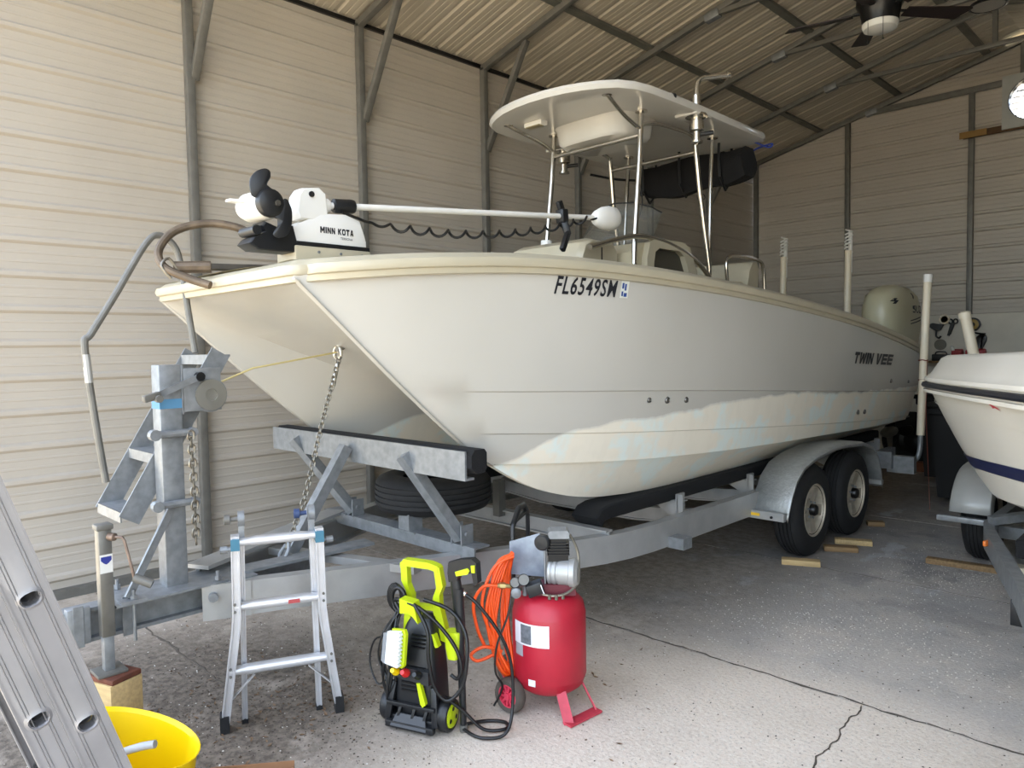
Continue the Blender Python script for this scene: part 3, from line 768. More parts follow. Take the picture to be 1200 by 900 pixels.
# ---- bow cradle: padded V beam, base channel and struts
YC = 2.40
obj('cradle_beam', sweep([(CX-1.0, YC+.02, 1.085), (CX+.93, YC+.02, 1.085)], [(.055,.07),(.055,-.075),(-.005,-.075),(-.005,-.063),(.043,-.063),(.043,.07)]), M_galv, trailer, 30)
obj('cradle_pad', sweep([(CX-.98, YC+.03, 1.105), (CX+.965, YC+.03, 1.105)], [(-.05,-.03),(-.035,-.06),(.02,-.06),(.052,-.03),(.052,.03),(.03,.058),(-.035,.058),(-.05,.04)]), M_carpet, trailer, 30)
YB = 2.62
obj('cradle_base', sweep([(CX-.72, YB, .575), (CX+.76, YB, .575)], [(.05,.03),(.05,-.04),(.04,-.04),(.04,.02),(-.06,.02),(-.06,.03)]), M_galv, trailer, 30)
for sg, xt, xb_ in ((1, CX+.46, CX+.62), (-1, CX-.68, CX-.42)):
    obj('cradle_strut', sweep([(xt, YC-.055, 1.10), (xb_, YB-.02, .63)], [(-.03,-.03),(.03,-.03),(.03,.03),(-.03,.03)], up=(0,1,0)), M_galv, trailer, 30)
    obj('strut_clevis', MB().b2((xb_-.045, YB-.055, .60), (xb_-.036, YB+.03, .71)).b2((xb_+.036, YB-.055, .60), (xb_+.045, YB+.03, .71)).cyl((xb_-.06, YB-.02, .66), (xb_+.06, YB-.02, .66), .014, 10), M_galv, trailer, 30)
obj('cradle_strut', sweep([(CX-.08, YC-.06, 1.10), (CX-.10, 1.98, .55)], [(-.03,-.03),(.03,-.03),(.03,.03),(-.03,.03)], up=(1,0,0)), M_galv, trailer, 30)
obj('spare_mount', MB().b2((CX+.10, YB-.05, .59), (CX+.20, YB+.05, .70)).b2((CX+.04, YB-.06, .596), (CX+.26, YB+.06, .606)), M_galv, trailer, 0)
obj('stern_guide_post', MB().b2((CX+.08, 3.36, .54), (CX+.14, 3.42, .78)), M_galvd, trailer, 0)
obj('tongue_brace', MB().beam((CX-.30, 1.98, .53), (CX+.62, 2.30, .53), .07, .04), M_alu, trailer, 0)
obj('walk_board', MB().beam((CX-.05, 1.45, .60), (CX-.62, 2.60, .60), .14, .02), M_alu, trailer, 0)
obj('walk_board', MB().beam((CX+.05, 1.60, .565), (CX+.12, 2.35, .575), .12, .015), M_galv, trailer, 0)
# ---- wheels
def make_wheel(name, c, ax, parent=None, rim=True, R=.36, Wd=.21):
    c = Vector(c); ax = Vector(ax)
    r0 = .20*R/.36
    prof = [(r0-.015,-Wd/2+.02),(r0+.01,-Wd/2+.005),(r0+.06,-Wd/2-.005),(R-.06,-Wd/2+.004),(R-.022,-Wd/2+.018),(R-.006,-Wd/2+.045)]
    g = Wd*.5-.045
    for k in range(4):
        a = -g+2*g*k/4; b_ = -g+2*g*(k+1)/4
        prof += [(R, a+.006), (R, b_-.006), (R-.010, b_-.004), (R-.010, b_+.004)]
    prof += [(R-.006,Wd/2-.045),(R-.022,Wd/2-.018),(R-.06,Wd/2-.004),(r0+.06,Wd/2+.005),(r0+.01,Wd/2-.005),(r0-.015,Wd/2-.02)]
    t = MB().lathe(prof, c, ax, 48)
    # open the caps: drop the two end polygons
    t.f = [f for f in t.f if len(f) < 20]
    tire = obj(name, t, M_rub, parent, 40)
    if rim:
        rp = MB().lathe([(r0+.012,Wd/2-.01),(r0-.002,Wd/2-.004),(r0-.012,Wd/2-.02),(r0-.022,Wd/2-.06),(r0-.03,-Wd/2+.02),(r0-.002,-Wd/2+.01)], c, ax, 40); rp.f = [f for f in rp.f if len(f) < 20]
        rim_m = mat('painted_rim', (186,176,158), .45, .3, .25, 12)
        obj('rim', rp, rim_m, tire, 40)
        a0 = ax.orthogonal().normalized(); b0 = ax.cross(a0)
        d = MB()
        N = 5; hub = .072
        for k in range(N):
            q = 2*PI*k/N+.3; e = a0*math.cos(q)+b0*math.sin(q); s_ = ax.cross(e)
            w1, w2 = .030, .046
            top = [c+ax*(Wd/2-.045)+e*hub*.8+s_*w1, c+ax*(Wd/2-.045)+e*hub*.8-s_*w1, c+ax*(Wd/2-.03)+e*(r0-.012)-s_*w2, c+ax*(Wd/2-.03)+e*(r0-.012)+s_*w2]
            bot = [p_-ax*.03 for p_ in top]
            d.add(top+bot, [(0,1,2,3),(4,7,6,5),(0,4,5,1),(1,5,6,2),(2,6,7,3),(3,7,4,0)])
        d.lathe([(.085,Wd/2-.075),(.085,Wd/2-.042),(.06,Wd/2-.038),(0.001,Wd/2-.038)], c, ax, 24)
        obj('spokes', d, rim_m, tire, 30)
        obj('hub_cap', MB().lathe([(.045,Wd/2-.05),(.045,Wd/2-.005),(.036,Wd/2+.006),(0.001,Wd/2+.008)], c, ax, 20), M_blackm, tire, 40)
        for k in range(6):
            q = 2*PI*k/6; e = a0*math.cos(q)+b0*math.sin(q)
            obj('lug_nut', MB().cyl(c+e*.066+ax*(Wd/2-.045), c+e*.066+ax*(Wd/2-.024), .009, 6), M_galv, tire)
        obj('brake_disc', MB().lathe([(r0-.035,-.06),(r0-.035,-.03),(0.001,-.03)], c, ax, 24), M_carpet, tire, 40)
    return tire
WY = (5.66, 6.52)
for sg in (1, -1):
    for y in WY: make_wheel('wheel', (CX+sg*1.19, y, .36), (sg, 0, 0), trailer)
    x0, x1 = CX+sg*1.035, CX+sg*1.32
    fp = [(5.10,.40),(5.17,.54),(5.26,.66),(5.40,.745),(5.60,.79),(5.95,.825),(6.20,.825),(6.60,.80),(6.82,.745),(6.97,.64),(7.05,.50),(7.085,.34)]
    m_ = MB(); secs = []
    for (y, z) in fp: secs.append([(x0, y, z), (x1-sg*.02, y, z), (x1, y, z-.012), (x1, y+(.004 if y > 6.1 else -.004)*0, z-.035)])
    m_.loft(secs)
    fo = obj('fender', m_, mat('tread_plate', (178,180,178), .45, .55, .15, 30, .5, 55), trailer, 25)
    so = fo.modifiers.new('thickness', 'SOLIDIFY'); so.thickness = .005
    obj('light_bar', MB().b2((x0-sg*.03, 5.055, .375), (x1-sg*.01, 5.105, .435), .003), M_alu, trailer, 0)
    obj('amber_reflector', MB().b2((CX+sg*1.06, 5.05, .398), (CX+sg*1.13, 5.056, .418)), mat('amber', (225,180,40), .3), trailer, 0)
    obj('bar_bolt', MB().cyl((CX+sg*1.22, 5.045, .40), (CX+sg*1.22, 5.06, .40), .010, 10), M_blackm, trailer)
    obj('fender_bracket', MB().b2((x0-sg*.02, 7.05, .36), (x1, 7.10, .40)), M_alu, trailer, 0)
    obj('side_bracket', MB().b2((CX+sg*1.05, 3.95, .38), (CX+sg*1.17, 4.05, .45)), M_galv, trailer, 0)
for y in WY: obj('axle', MB().cyl((CX-1.08, y, .36), (CX+1.08, y, .36), .038, 16), M_galvd, trailer)
# ---- PVC guide pole on its galvanised bracket at the rear
gp = obj('guide_pole', MB().tube([(-2.19, 7.86, .74), (-2.185, 7.92, 1.5), (-2.175, 7.98, 2.24)], .036, 16), M_pvc, trailer, 50)
obj('pole_cap', MB().cyl((-2.1755, 7.978, 2.225), (-2.1735, 7.985, 2.30), .041, 16), M_white, gp)
obj('guide_tube', MB().tube(spl([(-2.60, 7.62, .47), (-2.40, 7.70, .47), (-2.27, 7.78, .475), (-2.205, 7.83, .53), (-2.19, 7.855, .65), (-2.19, 7.86, .80)], 5), .024, 12), M_galv, trailer)
obj('guide_bracket', MB().b2((-2.60, 7.50, .44), (-2.34, 7.56, .60)).b2((-2.40, 7.56, .40), (-2.16, 7.64, .56)), M_galv, trailer, 0)
for z in (1.28, 1.47): obj('red_tie', MB().tube([(-2.187+.038*math.cos(a), 7.91+.038*math.sin(a), z+.004*math.sin(3*a)) for a in [i*PI/8 for i in range(16)]], .006, 6, closed=True), mat('red_cord', (120,60,44), .8), gp)
obj('red_line', MB().tube(spl([(-2.15, 7.90, 1.47), (-2.145, 7.88, 1.2), (-2.14, 7.85, .95), (-2.12, 7.85, .5), (-2.10, 7.86, .02)], 5), .003, 6), MATS['red_cord'], gp)
# ---- winch stand
PX, PY = CX, 1.32
obj('winch_post', MB().b2((PX-.05, PY-.05, .55), (PX+.05, PY+.05, 1.605), .006), M_galv, trailer, 30)
obj('post_base', MB().b2((PX-.11, PY-.30, .552), (PX+.15, PY+.20, .562)), M_galv, trailer, 0)
obj('blue_tape', MB().b2((PX-.0512, PY-.0512, 1.40), (PX+.0512, PY+.0512, 1.445)), mat('blue_tape', (78,128,164), .6), trailer, 0)
obj('post_brace', MB().beam((PX+.055, PY-.01, .95), (PX+.11, PY-.24, .575), .012, .035), M_galv, trailer, 0)
obj('brace_foot', MB().b2((PX+.08, PY-.28, .562), (PX+.15, PY-.17, .57)), M_galv, trailer, 0)
for z in (.955, 1.285):
    obj('u_bolt', MB().tube([(PX+.075, PY-.10, z), (PX+.075, PY+.09, z)], .017, 8).cyl((PX+.06, PY-.09, z), (PX+.10, PY-.09, z), .026, 10).cyl((PX+.06, PY+.085, z), (PX+.09, PY+.085, z), .022, 10), M_galv, trailer)
for (dx, dy) in ((.12,-.22),(.12,.16),(-.10,-.22),(-.10,.16)): obj('base_bolt', MB().cyl((PX+dx, PY+dy, .38), (PX+dx, PY+dy, .61), .008, 8).cyl((PX+dx, PY+dy, .565), (PX+dx, PY+dy, .585), .016, 6), M_galv, trailer)
win = obj('winch', MB().b2((PX+.045, PY+.055, 1.38), (PX+.052, PY+.24, 1.585), .002).b2((PX-.055, PY+.055, 1.38), (PX-.048, PY+.24, 1.585), .002).b2((PX-.055, PY+.05, 1.37), (PX+.052, PY+.06, 1.60), .001), M_galv, trailer, 30)
obj('reel', MB().lathe([(.085,-.045),(.085,-.04),(.045,-.038),(.045,.038),(.085,.04),(.085,.05),(.06,.054),(.02,.06),(0.001,.06)], (PX, PY+.185, 1.455), (1,0,0), 28), M_galv, win, 30)
obj('gear', MB().lathe([(.075,.058),(.075,.066),(.03,.070),(.03,.062)], (PX, PY+.185, 1.455), (1,0,0), 24), mat('zinc', (150,148,140), .35, .7), win, 30)
obj('drive_bolt', MB().cyl((PX+.05, PY+.13, 1.545), (PX+.085, PY+.13, 1.545), .022, 10), M_blackm, win)
obj('crank', MB().beam((PX+.075, PY+.14, 1.55), (PX+.085, PY-.10, 1.455), .008, .03), M_galv, win)
obj('crank_handle', MB().beam((PX+.085, PY-.06, 1.47), (PX+.10, PY-.14, 1.452), .03, .034, bev=.008).cyl((PX+.09, PY-.075, 1.452), (PX+.125, PY-.075, 1.452), .017, 10), M_galvd, win)
obj('winch_cable', MB().tube([(PX+.0, PY+.23, 1.50), (PX+.0, 1.75, 1.575), (CX, 2.245, 1.648)], .005, 6), mat('yellowed_cable', (190,175,120), .6), trailer)
def chain(name, pts, parent, r=.0045, link=.034, wd=.011, m=M_chain):
    P = spl(pts, 20); L = [0]
    for a, b_ in zip(P, P[1:]): L.append(L[-1]+(b_-a).length)
    def at(s):
        for i in range(len(P)-1):
            if L[i+1] >= s: return P[i].lerp(P[i+1], (s-L[i])/max(1e-9, L[i+1]-L[i])), (P[i+1]-P[i]).normalized()
        return P[-1], (P[-1]-P[-2]).normalized()
    mb = MB(); s = 0; k = 0; step = link*.74
    while s < L[-1]:
        c, t = at(s); a = t.orthogonal().normalized()
        ref = Vector((.3,1,.2)); sd = t.cross(ref).normalized(); nn = sd if k % 2 else t.cross(sd).normalized()
        ring = [c+t*(link/2-wd)*(1 if math.cos(q) > 0 else -1)+t*wd*math.cos(q)+nn*wd*math.sin(q) for q in [2*PI*i/10+.3 for i in range(10)]]
        mb.tube(ring, r, 5, closed=True); s += step; k += 1
    return obj(name, mb, m, parent, 60)
chain('safety_chain', [(PX+.09, PY+.07, 1.27), (PX+.092, PY+.075, 1.0), (PX+.092, PY+.075, .74)], trailer, .0055, .045, .014)
chain('bow_chain', [(CX+.01, 2.25, 1.60), (CX, 2.13, 1.22), (CX, 2.02, .86), (CX, 1.90, .60)], trailer, .005, .036, .012)
obj('turnbuckle', MB().tube([(CX+.005, 2.26, 1.625), (CX+.005, 2.215, 1.46)], [.012,.012], 8), M_steel, trailer)
obj('chain_hook', MB().tube(spl([(CX, 1.92, .64), (CX+.03, 1.90, .60), (CX+.02, 1.87, .55), (CX-.03, 1.88, .57), (CX-.03, 1.92, .62)], 4), .010, 8), M_galv, trailer)
# ---- boarding ladder on the winch stand
lad_a, lad_b = Vector((0, 1.155, .88)), Vector((0, 1.62, 1.66))
ldir = (lad_b-lad_a).normalized(); lper = Vector((0, -ldir.z, ldir.y))
lm = MB()
for x in (-4.02, -3.68):
    a = Vector((x, lad_a.y, lad_a.z)); b_ = Vector((x, lad_b.y, lad_b.z))
    w = lper*.05; th = Vector((.008, 0, 0))
    vs = [a+w, a-w, b_-w, b_+w, a+w+th, a-w+th, b_-w+th, b_+w+th]
    lm.add(vs, [(0,1,2,3),(7,6,5,4),(0,4,5,1),(1,5,6,2),(2,6,7,3),(3,7,4,0)])
bl = obj('boarding_ladder', lm, M_galv, trailer, 0)
for t in (.05, .38, .70, .98):
    p_ = lad_a.lerp(lad_b, t); obj('step', MB().b2((-4.015, p_.y-.055, p_.z-.008), (-3.68, p_.y+.06, p_.z+.004)).b2((-4.015, p_.y-.058, p_.z-.045), (-3.68, p_.y-.052, p_.z+.004)), M_galv, bl, 0)
obj('hand_rail', MB().tube(spl([(-4.02, 1.165, 1.02), (-4.03, 1.13, 1.35), (-4.03, 1.10, 1.70), (-4.03, 1.13, 1.76), (-4.03, 1.25, 1.96), (-4.03, 1.40, 2.22), (-4.03, 1.47, 2.275), (-4.03, 1.545, 2.23), (-4.02, 1.575, 2.12), (-3.98, 1.585, 1.9), (-3.94, 1.60, 1.66)], 6), .017, 10), M_galvd, bl)
obj('rail_sleeve', MB().tube([(-4.03, 1.113, 1.52), (-4.03, 1.103, 1.66)], .0185, 10), M_alu, bl)
# ---- tongue jack
JX, JY = -3.47, .985
jk = obj('tongue_jack', MB().b2((JX-.027, JY-.027, .44), (JX+.027, JY+.027, .915), .005), mat('jack_zinc', (128,126,120), .42, .6, .2, 14), trailer, 30)
obj('inner_tube', MB().b2((JX-.021, JY-.021, .29), (JX+.021, JY+.021, .45), .003), M_galv, jk, 30)
obj('foot_plate', MB().b2((JX-.06, JY-.06, .278), (JX+.06, JY+.06, .292), .003), M_galvd, jk, 30)
obj('jack_cap', MB().b2((JX-.034, JY-.034, .905), (JX+.034, JY+.034, .93), .006), M_galvd, jk, 30)
obj('crank', MB().tube([(JX+.03, JY+.02, .875), (JX+.085, JY+.05, .875), (JX+.095, JY+.055, .86), (JX+.11, JY+.075, .74), (JX+.115, JY+.08, .70)], .0065, 8).lathe([(.017,0),(.017,.03),(.010,.034)], (JX+.026, JY+.015, .875), (.9,.5,0), 12), mat('rusty_crank', (138,118,104), .5, .5, .4, 30), jk)
obj('crank_grip', MB().cyl((JX+.115, JY+.08, .70), (JX+.155, JY+.14, .665), .019, 12), M_galvd, jk)
dl = obj('decal', MB().b2((JX+.0272, JY-.025, .72), (JX+.0282, JY+.025, .80)), mat('decal_white', (214,212,206), .5), jk, 0)
obj('decal_print', MB().prism([(-.021,0),(-.01,-.012),(0,-.018),(.01,-.012),(.021,0),(.021,.016),(-.021,.016)], (JX+.0284, JY, .775), (0,1,0), (0,0,1), (.0006,0,0)), mat('navy_print', (40,50,130), .5), dl, 0)
for dy in (-.075, .075): obj('mount_plate', MB().b2((JX-.05, JY+dy*1.3-.02, .40), (JX-.042, JY+dy*1.3+.02, .58), .001), M_galv, jk, 0)
obj('mount_clamp', MB().b2((JX-.09, JY-.14, .41), (JX-.045, JY-.05, .57), .004), M_galv, jk, 30)
# ---- spare tyre lying flat on the trailer
sp_t = make_wheel('spare_tire', (-3.55, 2.88, .785), (0,0,1), None, False, .36, .22)
tag(sp_t, 'spare tyre lying flat under the boat bow behind the cradle struts', 'tire')
obj('inner_rim', MB().lathe([(.19,-.08),(.17,-.02),(.06,.0),(0.001,.0)], (-3.55, 2.88, .785), (0,0,1), 28), M_blackm, sp_t, 40)
# ---- blocks
def block(c, d, rz_, label, m, grp=None):
    R = Matrix.Rotation(math.radians(rz_), 3, 'Z')
    o = obj('wood_block', MB().box((0,0,d[2]/2), d, None, .004), m, None, 30); o.location = c; o.rotation_euler = (0,0,math.radians(rz_)); return tag(o, label, 'wood block', grp)
block((-3.46, 1.0, 0), (.17,.15,.255), 18, 'stacked timber block under the trailer tongue jack', M_wood)
pb = obj('jack_pad', MB().box((0,0,.011), (.17,.14,.022), None, .003), mat('rusty_plate', (120,70,52), .7, .2, .4, 20), None, 30); pb.location = (-3.46, 1.0, .2555); pb.rotation_euler = (0,0,.35)
tag(pb, 'rusty brown pad between the jack foot and the timber block', 'jack pad')
block((-2.30, 5.37, 0), (.27,.085,.04), 24, 'pale wood chock in front of the front trailer tyre', M_wood)
block((-2.22, 5.93, 0), (.085,.25,.04), -60, 'darker wood chock lying between the two trailer tyres, nearer of the pair', M_wood2)
block((-2.22, 6.20, 0), (.085,.28,.04), -66, 'yellowish wood chock between the two trailer tyres, touching the rear tyre', M_wood)
block((-2.30, 6.96, 0), (.085,.14,.04), -60, 'small wood chock behind the rear trailer tyre', M_wood2)
# ================================================================ TROLLING MOTOR
tm = thing('trolling_motor', 'white electric trolling motor with black propeller stowed on the boat bow', 'trolling motor', (-3.2, 1.9, 2.08))
bs = MB(); secs = []
for y, w, z0, z1 in ((1.70,.055,2.172,2.20),(1.80,.062,2.17,2.265),(1.90,.066,2.17,2.315),(2.04,.066,2.17,2.325),(2.12,.062,2.17,2.30),(2.15,.055,2.172,2.23)):
    secs.append([(-3.2-w, y, z0), (-3.2+w, y, z0), (-3.2+w, y, z1-.03), (-3.2+w*.8, y, z1), (-3.2-w*.8, y, z1), (-3.2-w, y, z1-.03)])
bs.loft(secs, True, True); obj('mount_housing', bs, M_white, tm, 30)
obj('base_plate', MB().b2((-3.275, 1.62, 2.15), (-3.125, 2.16, 2.172), .004), M_black, tm, 30)
obj('deck_block', MB().b2((-3.29, 1.74, 2.06), (-3.11, 2.155, 2.15), .008), M_cream, tm, 30)
for y in (1.86, 1.98, 2.10): obj('screw', MB().cyl((-3.112, y, 2.125), (-3.106, y, 2.125), .007, 8), M_galv, tm)
tow = boxloft(-3.245, -3.145, [(1.79,2.28),(1.775,2.31),(1.785,2.39),(1.81,2.425),(1.895,2.44),(1.93,2.415),(1.94,2.31),(1.95,2.28)], .02)
obj('drive_housing', tow, M_white, tm, 40)
obj('housing_knob', MB().cyl((-3.146, 1.85, 2.40), (-3.138, 1.85, 2.40), .014, 12), M_black, tm)
block_text('brand_lettering', 'MINN KOTA', lambda u, v: (-3.1325, 1.885+.185*u, 2.222-.002*u+.030*v), M_ink, tm, gap=.16)
lettering('model_lettering', 'TERROVA', lambda u, v: (-3.1325, 1.995+.07*u, 2.198-.001*u+.012*v), mat('grey_print', (90,90,95), .5), tm, bold=.01)
SA, SB = Vector((-3.195, 1.90, 2.362)), Vector((-3.0, 3.86, 2.495))
sd_ = (SB-SA).normalized()
obj('shaft', MB().cyl(SA, SB, .0165, 14), M_white, tm)
obj('shaft_collar', MB().lathe([(.03,0),(.034,.01),(.034,.05),(.028,.06)], SA+sd_*.01, sd_, 16), M_white, tm, 40)
obj('depth_collar', MB().lathe([(.02,0),(.034,.005),(.036,.02),(.036,.10),(.032,.115),(.018,.12)], SA+sd_*.09, sd_, 16), M_black, tm, 40)
hd = MB(); c = SB+sd_*.05
secs = []
for t, w, h in ((-.10,.02,.025),(-.07,.04,.05),(-.02,.05,.072),(.05,.05,.082),(.11,.045,.074),(.14,.03,.05),(.15,.01,.015)):
    p_ = c+sd_*t; secs.append([(p_.x+w*math.cos(a), p_.y, p_.z+h*math.sin(a)) for a in [2*PI*k/16 for k in range(16)]])
hd.loft(secs, True, True); obj('control_head', hd, M_white, tm, 60)
# motor pod across the bow with its propeller towards the near side
H_ = Vector((-3.08, 1.615, 2.315)); ax = Vector((-.93, -.05, .04)).normalized()
obj('motor_pod', MB().lathe([(0.001,-.005),(.05,0),(.066,.03),(.068,.10),(.066,.17),(.05,.215),(.025,.235),(0.001,.24)], H_+ax*.02, ax, 24), M_white, tm, 40)
obj('skeg', MB().prism([(0,0),(.10,.0),(.085,-.07),(.03,-.075)], H_+ax*.09+Vector((0,-.055,.01)), ax, (0,1,0), (0,0,.010)), M_white, tm, 30)
pr = MB().lathe([(.060,.02),(.064,0),(.060,-.02),(.035,-.034),(0.001,-.036)], H_+Vector((0,-.012,.003)), ax, 24)
prop = obj('propeller', pr, M_black, tm, 40)
def blade(poly, tw):
    mb = MB(); n = len(poly)
    ctr = Vector((0, sum(u for u, v in poly)/n, sum(v for u, v in poly)/n))
    def pt(u, v, k, d): 
        p_ = Vector((0, u, v)); p_ = ctr+(p_-ctr)*k
        return H_+p_-ax*(d+tw*(p_.y))
    secs = [[pt(u, v, .0, .014) for u, v in poly], [pt(u, v, .6, .012) for u, v in poly], [pt(u, v, 1, .004) for u, v in poly], [pt(u, v, 1, -.002) for u, v in poly], [pt(u, v, 0., -.004) for u, v in poly]]
    mb.loft(secs, True); return mb
def smooth_poly(P, n=3):
    Q = [Vector((0, u, v)) for u, v in P]; Q = [Q[-1]]+Q+Q[:2]
    S_ = spl(Q, n); return [(p_.y, p_.z) for p_ in S_[n:-n]]
B1 = [(-.075,.02),(-.094,.055),(-.092,.10),(-.067,.134),(-.031,.152),(-.007,.144),(-.007,.113),(-.021,.086),(-.015,.055),(.03,.04)]
B2 = [(.055,.03),(.079,.0),(.086,-.03),(.082,-.086),(.061,-.132),(.026,-.148),(0,-.138),(.006,-.117),(.020,-.095),(.018,-.06),(-.01,-.045)]
obj('propeller_blade', blade(smooth_poly(B1), .15), M_black, prop, 50)
obj('propeller_blade', blade(smooth_poly(B2), .15), M_black, prop, 50)
obj('prop_nut', MB().cyl(H_-ax*.042, H_-ax*.052, .014, 6), M_steel, prop)
cr = boxloft(-3.25, -3.12, [(1.52,2.14),(1.54,2.165),(1.60,2.20),(1.585,2.225),(1.60,2.245),(1.66,2.225),(1.74,2.24),(1.76,2.16),(1.84,2.13),(1.84,2.115),(1.56,2.115)], .015)
obj('stow_ramp', cr, M_black, tm, 30)
obj('ramp_roller', MB().cyl((-3.25, 1.555, 2.20), (-3.11, 1.555, 2.20), .022, 12), M_black, tm)
# coiled cord under the shaft
pts = []
A_, B_ = Vector((-3.14, 2.14, 2.305)), Vector((-2.98, 3.95, 2.505))
N = 15*12
for i in range(N+1):
    t = i/N; c = A_.lerp(B_, t); c.z -= .085*math.sin(min(1, t*1.12)*PI)**.8 if t < .89 else .085*math.sin(PI*min(1, t*1.12))*0
    am = .020*min(1, t*8)*min(1, (1-t)*6)
    q = 2*PI*15*t; pts.append(c+Vector((am*math.cos(q), 0, am*math.sin(q))))
obj('coil_cord', MB().tube([(-3.15, 2.02, 2.335), (-3.14, 2.10, 2.315)]+pts, .0075, 7), M_dark, tm)
cp = SA.lerp(SB, .835)
obj('shaft_clamp', MB().beam(cp-sd_*.025, cp+sd_*.025, .07, .085, bev=.008).beam(cp+Vector((0,0,.03)), cp+Vector((.0,-.03,.09)), .03, .04, bev=.006).beam(cp+Vector((.01,.0,-.02)), cp+Vector((.03,.02,-.12)), .035, .045, bev=.008).beam(cp+Vector((.03,.02,-.10)), cp+Vector((.04,-.05,-.22)), .03, .04, bev=.008), M_black, tm, 30)
# ================================================================ PIPE AND PLANK AT THE BOW
bp_ = thing('bent_pipe', 'rusty bent pipe looping over the front deck edge between the two bows', 'pipe', (-3.7, 1.5, 2.0))
M_rust = mat('rusty_pipe', (112,97,80), .5, .45, .4, 16, .1, 40)
obj('pipe', MB().tube(spl([(-3.42, 2.16, 2.125), (-3.50, 1.98, 2.155), (-3.60, 1.84, 2.235), (-3.68, 1.72, 2.30), (-3.76, 1.60, 2.315), (-3.80, 1.46, 2.265), (-3.78, 1.375, 2.16), (-3.72, 1.38, 2.075), (-3.64, 1.46, 2.02), (-3.56, 1.53, 1.985)], 6), .020, 10), M_rust, bp_)
obj('pipe_stub', MB().tube([(-3.74, 1.43, 2.08), (-3.66, 1.58, 2.085)], .030, 10), M_rust, bp_)
obj('shackle', MB().tube(spl([(-3.70, 1.40, 2.02), (-3.71, 1.36, 2.08), (-3.72, 1.40, 2.12), (-3.71, 1.44, 2.06)], 4), .007, 8), M_chain, bp_)
pl = obj('plank', MB().beam((-3.86, 1.60, 2.105), (-3.88, 2.02, 2.125), .10, .03, bev=.003), mat('grey_plank', (92,86,78), .85, 0, .3, 12), None, 30)
tag(pl, 'dark weathered plank lying on the deck beside the bent pipe', 'plank')
# ================================================================ OUTBOARD AND ANCHOR POLES
EXC, EYC = -2.95, 9.42
ob = thing('outboard_motor', 'cream white outboard engine standing behind the stern of the big boat', 'outboard motor', (EXC, EYC, 0))
def eng(a, z, lift=0.):
    L = lerpt([(1.52,.45),(1.62,.52),(1.85,.57),(2.05,.57),(2.19,.52),(2.27,.40),(2.31,.24),(2.325,.05)], z)+lift
    w = lerpt([(1.52,.17),(1.62,.22),(1.85,.24),(2.05,.235),(2.19,.205),(2.27,.15),(2.31,.08),(2.325,.02)], z)+lift
    c_, s_ = math.cos(a), math.sin(a)
    return (EXC+w*math.copysign(abs(c_)**.7, c_), EYC+L*math.copysign(abs(s_)**.7, s_), z)
ec = MB().loft([[eng(2*PI*k/28, z) for k in range(28)] for z in (1.52,1.62,1.75,1.85,1.95,2.05,2.13,2.19,2.23,2.27,2.295,2.31,2.325)], True, True)
M_cowl = mat('engine_cream', (196,190,160), .32, 0, .05, 3)
obj('cowling', ec, M_cowl, ob, 50)
def arc(s, z):
    # walk along the near side of the cowling, s in metres from mid-length
    a = 0.; d = 0.; p0 = Vector(eng(0, z))
    sg = 1 if s >= 0 else -1
    while d < abs(s):
        a += sg*.02; p1 = Vector(eng(a, z)); d += (p1-p0).length; p0 = p1
    return Vector(eng(a, z, .004))
lettering('brand_lettering', 'SUZUKI', lambda u, v: arc(-.02+.66*u, 1.985+.09*v), M_ink, ob, bold=.01)
obj('vent_port', MB().loft([[arc(.05+r*math.cos(q), 2.185+r*math.sin(q)) for q in [2*PI*k/14 for k in range(14)]] for r in (.001,.038)], True), M_black, ob, 0)
obj('emblem', MB().add([arc(-.44+u, 2.11+v) for u, v in ((-.07,.0),(.0,.035),(.05,.035),(.01,.012),(.07,.012),(0,-.03),(-.05,-.03),(-.01,-.004))], [(0,1,2,3),(0,3,7),(7,3,4,5),(7,5,6)]), M_ink, ob, 0)
for dz in (0, -.035): obj('cowl_stripe', MB().loft([[arc(-.10+.40*t, 1.885+dz+.05*t), arc(-.10+.40*t, 1.897+dz+.055*t)] for t in [i/12 for i in range(13)]]), M_ink, ob, 0)
M_low = mat('engine_grey', (120,116,104), .45)
obj('midsection', boxloft(EXC-.08, EXC+.08, [(9.04,1.54),(9.64,1.54),(9.54,1.20),(9.46,.72),(9.22,.72),(9.16,1.2)], .04), M_low, ob, 40)
obj('gearcase', MB().lathe([(0.001,0),(.045,.05),(.065,.16),(.06,.34),(.045,.42)], (EXC, 9.14, .58), (0,1,0), 16), M_low, ob, 40)
obj('cavitation_plate', MB().b2((EXC-.13, 9.12, .74), (EXC+.13, 9.68, .755), .004), M_low, ob, 30)
obj('skeg_fin', MB().prism([(9.26,.60),(9.50,.60),(9.46,.34),(9.38,.34)], (EXC-.007,0,0), (0,1,0), (0,0,1), (.014,0,0)), M_low, ob, 0)
pm = MB()
for k in range(3):
    q = 2*PI*k/3; e = Vector((math.cos(q), 0, math.sin(q))); s_ = Vector((-math.sin(q), 0, math.cos(q))); hc = Vector((EXC, 9.61, .58)); dy_ = Vector((0,1,0))
    pm.loft([[hc+e*r+s_*w*.5+dy_*w*.5, hc+e*r-s_*w*.5-dy_*w*.5, hc+dy_*.01+e*r-s_*w*.5-dy_*w*.5, hc+dy_*.01+e*r+s_*w*.5+dy_*w*.5] for r, w in ((.03,.06),(.09,.11),(.15,.12),(.19,.05))], True, True)
obj('propeller', pm, M_blackm, ob, 40)
obj('transom_bracket', MB().b2((EXC-.12, 8.46, 1.0), (EXC+.12, 9.20, 1.50), .02), M_black, ob, 30)
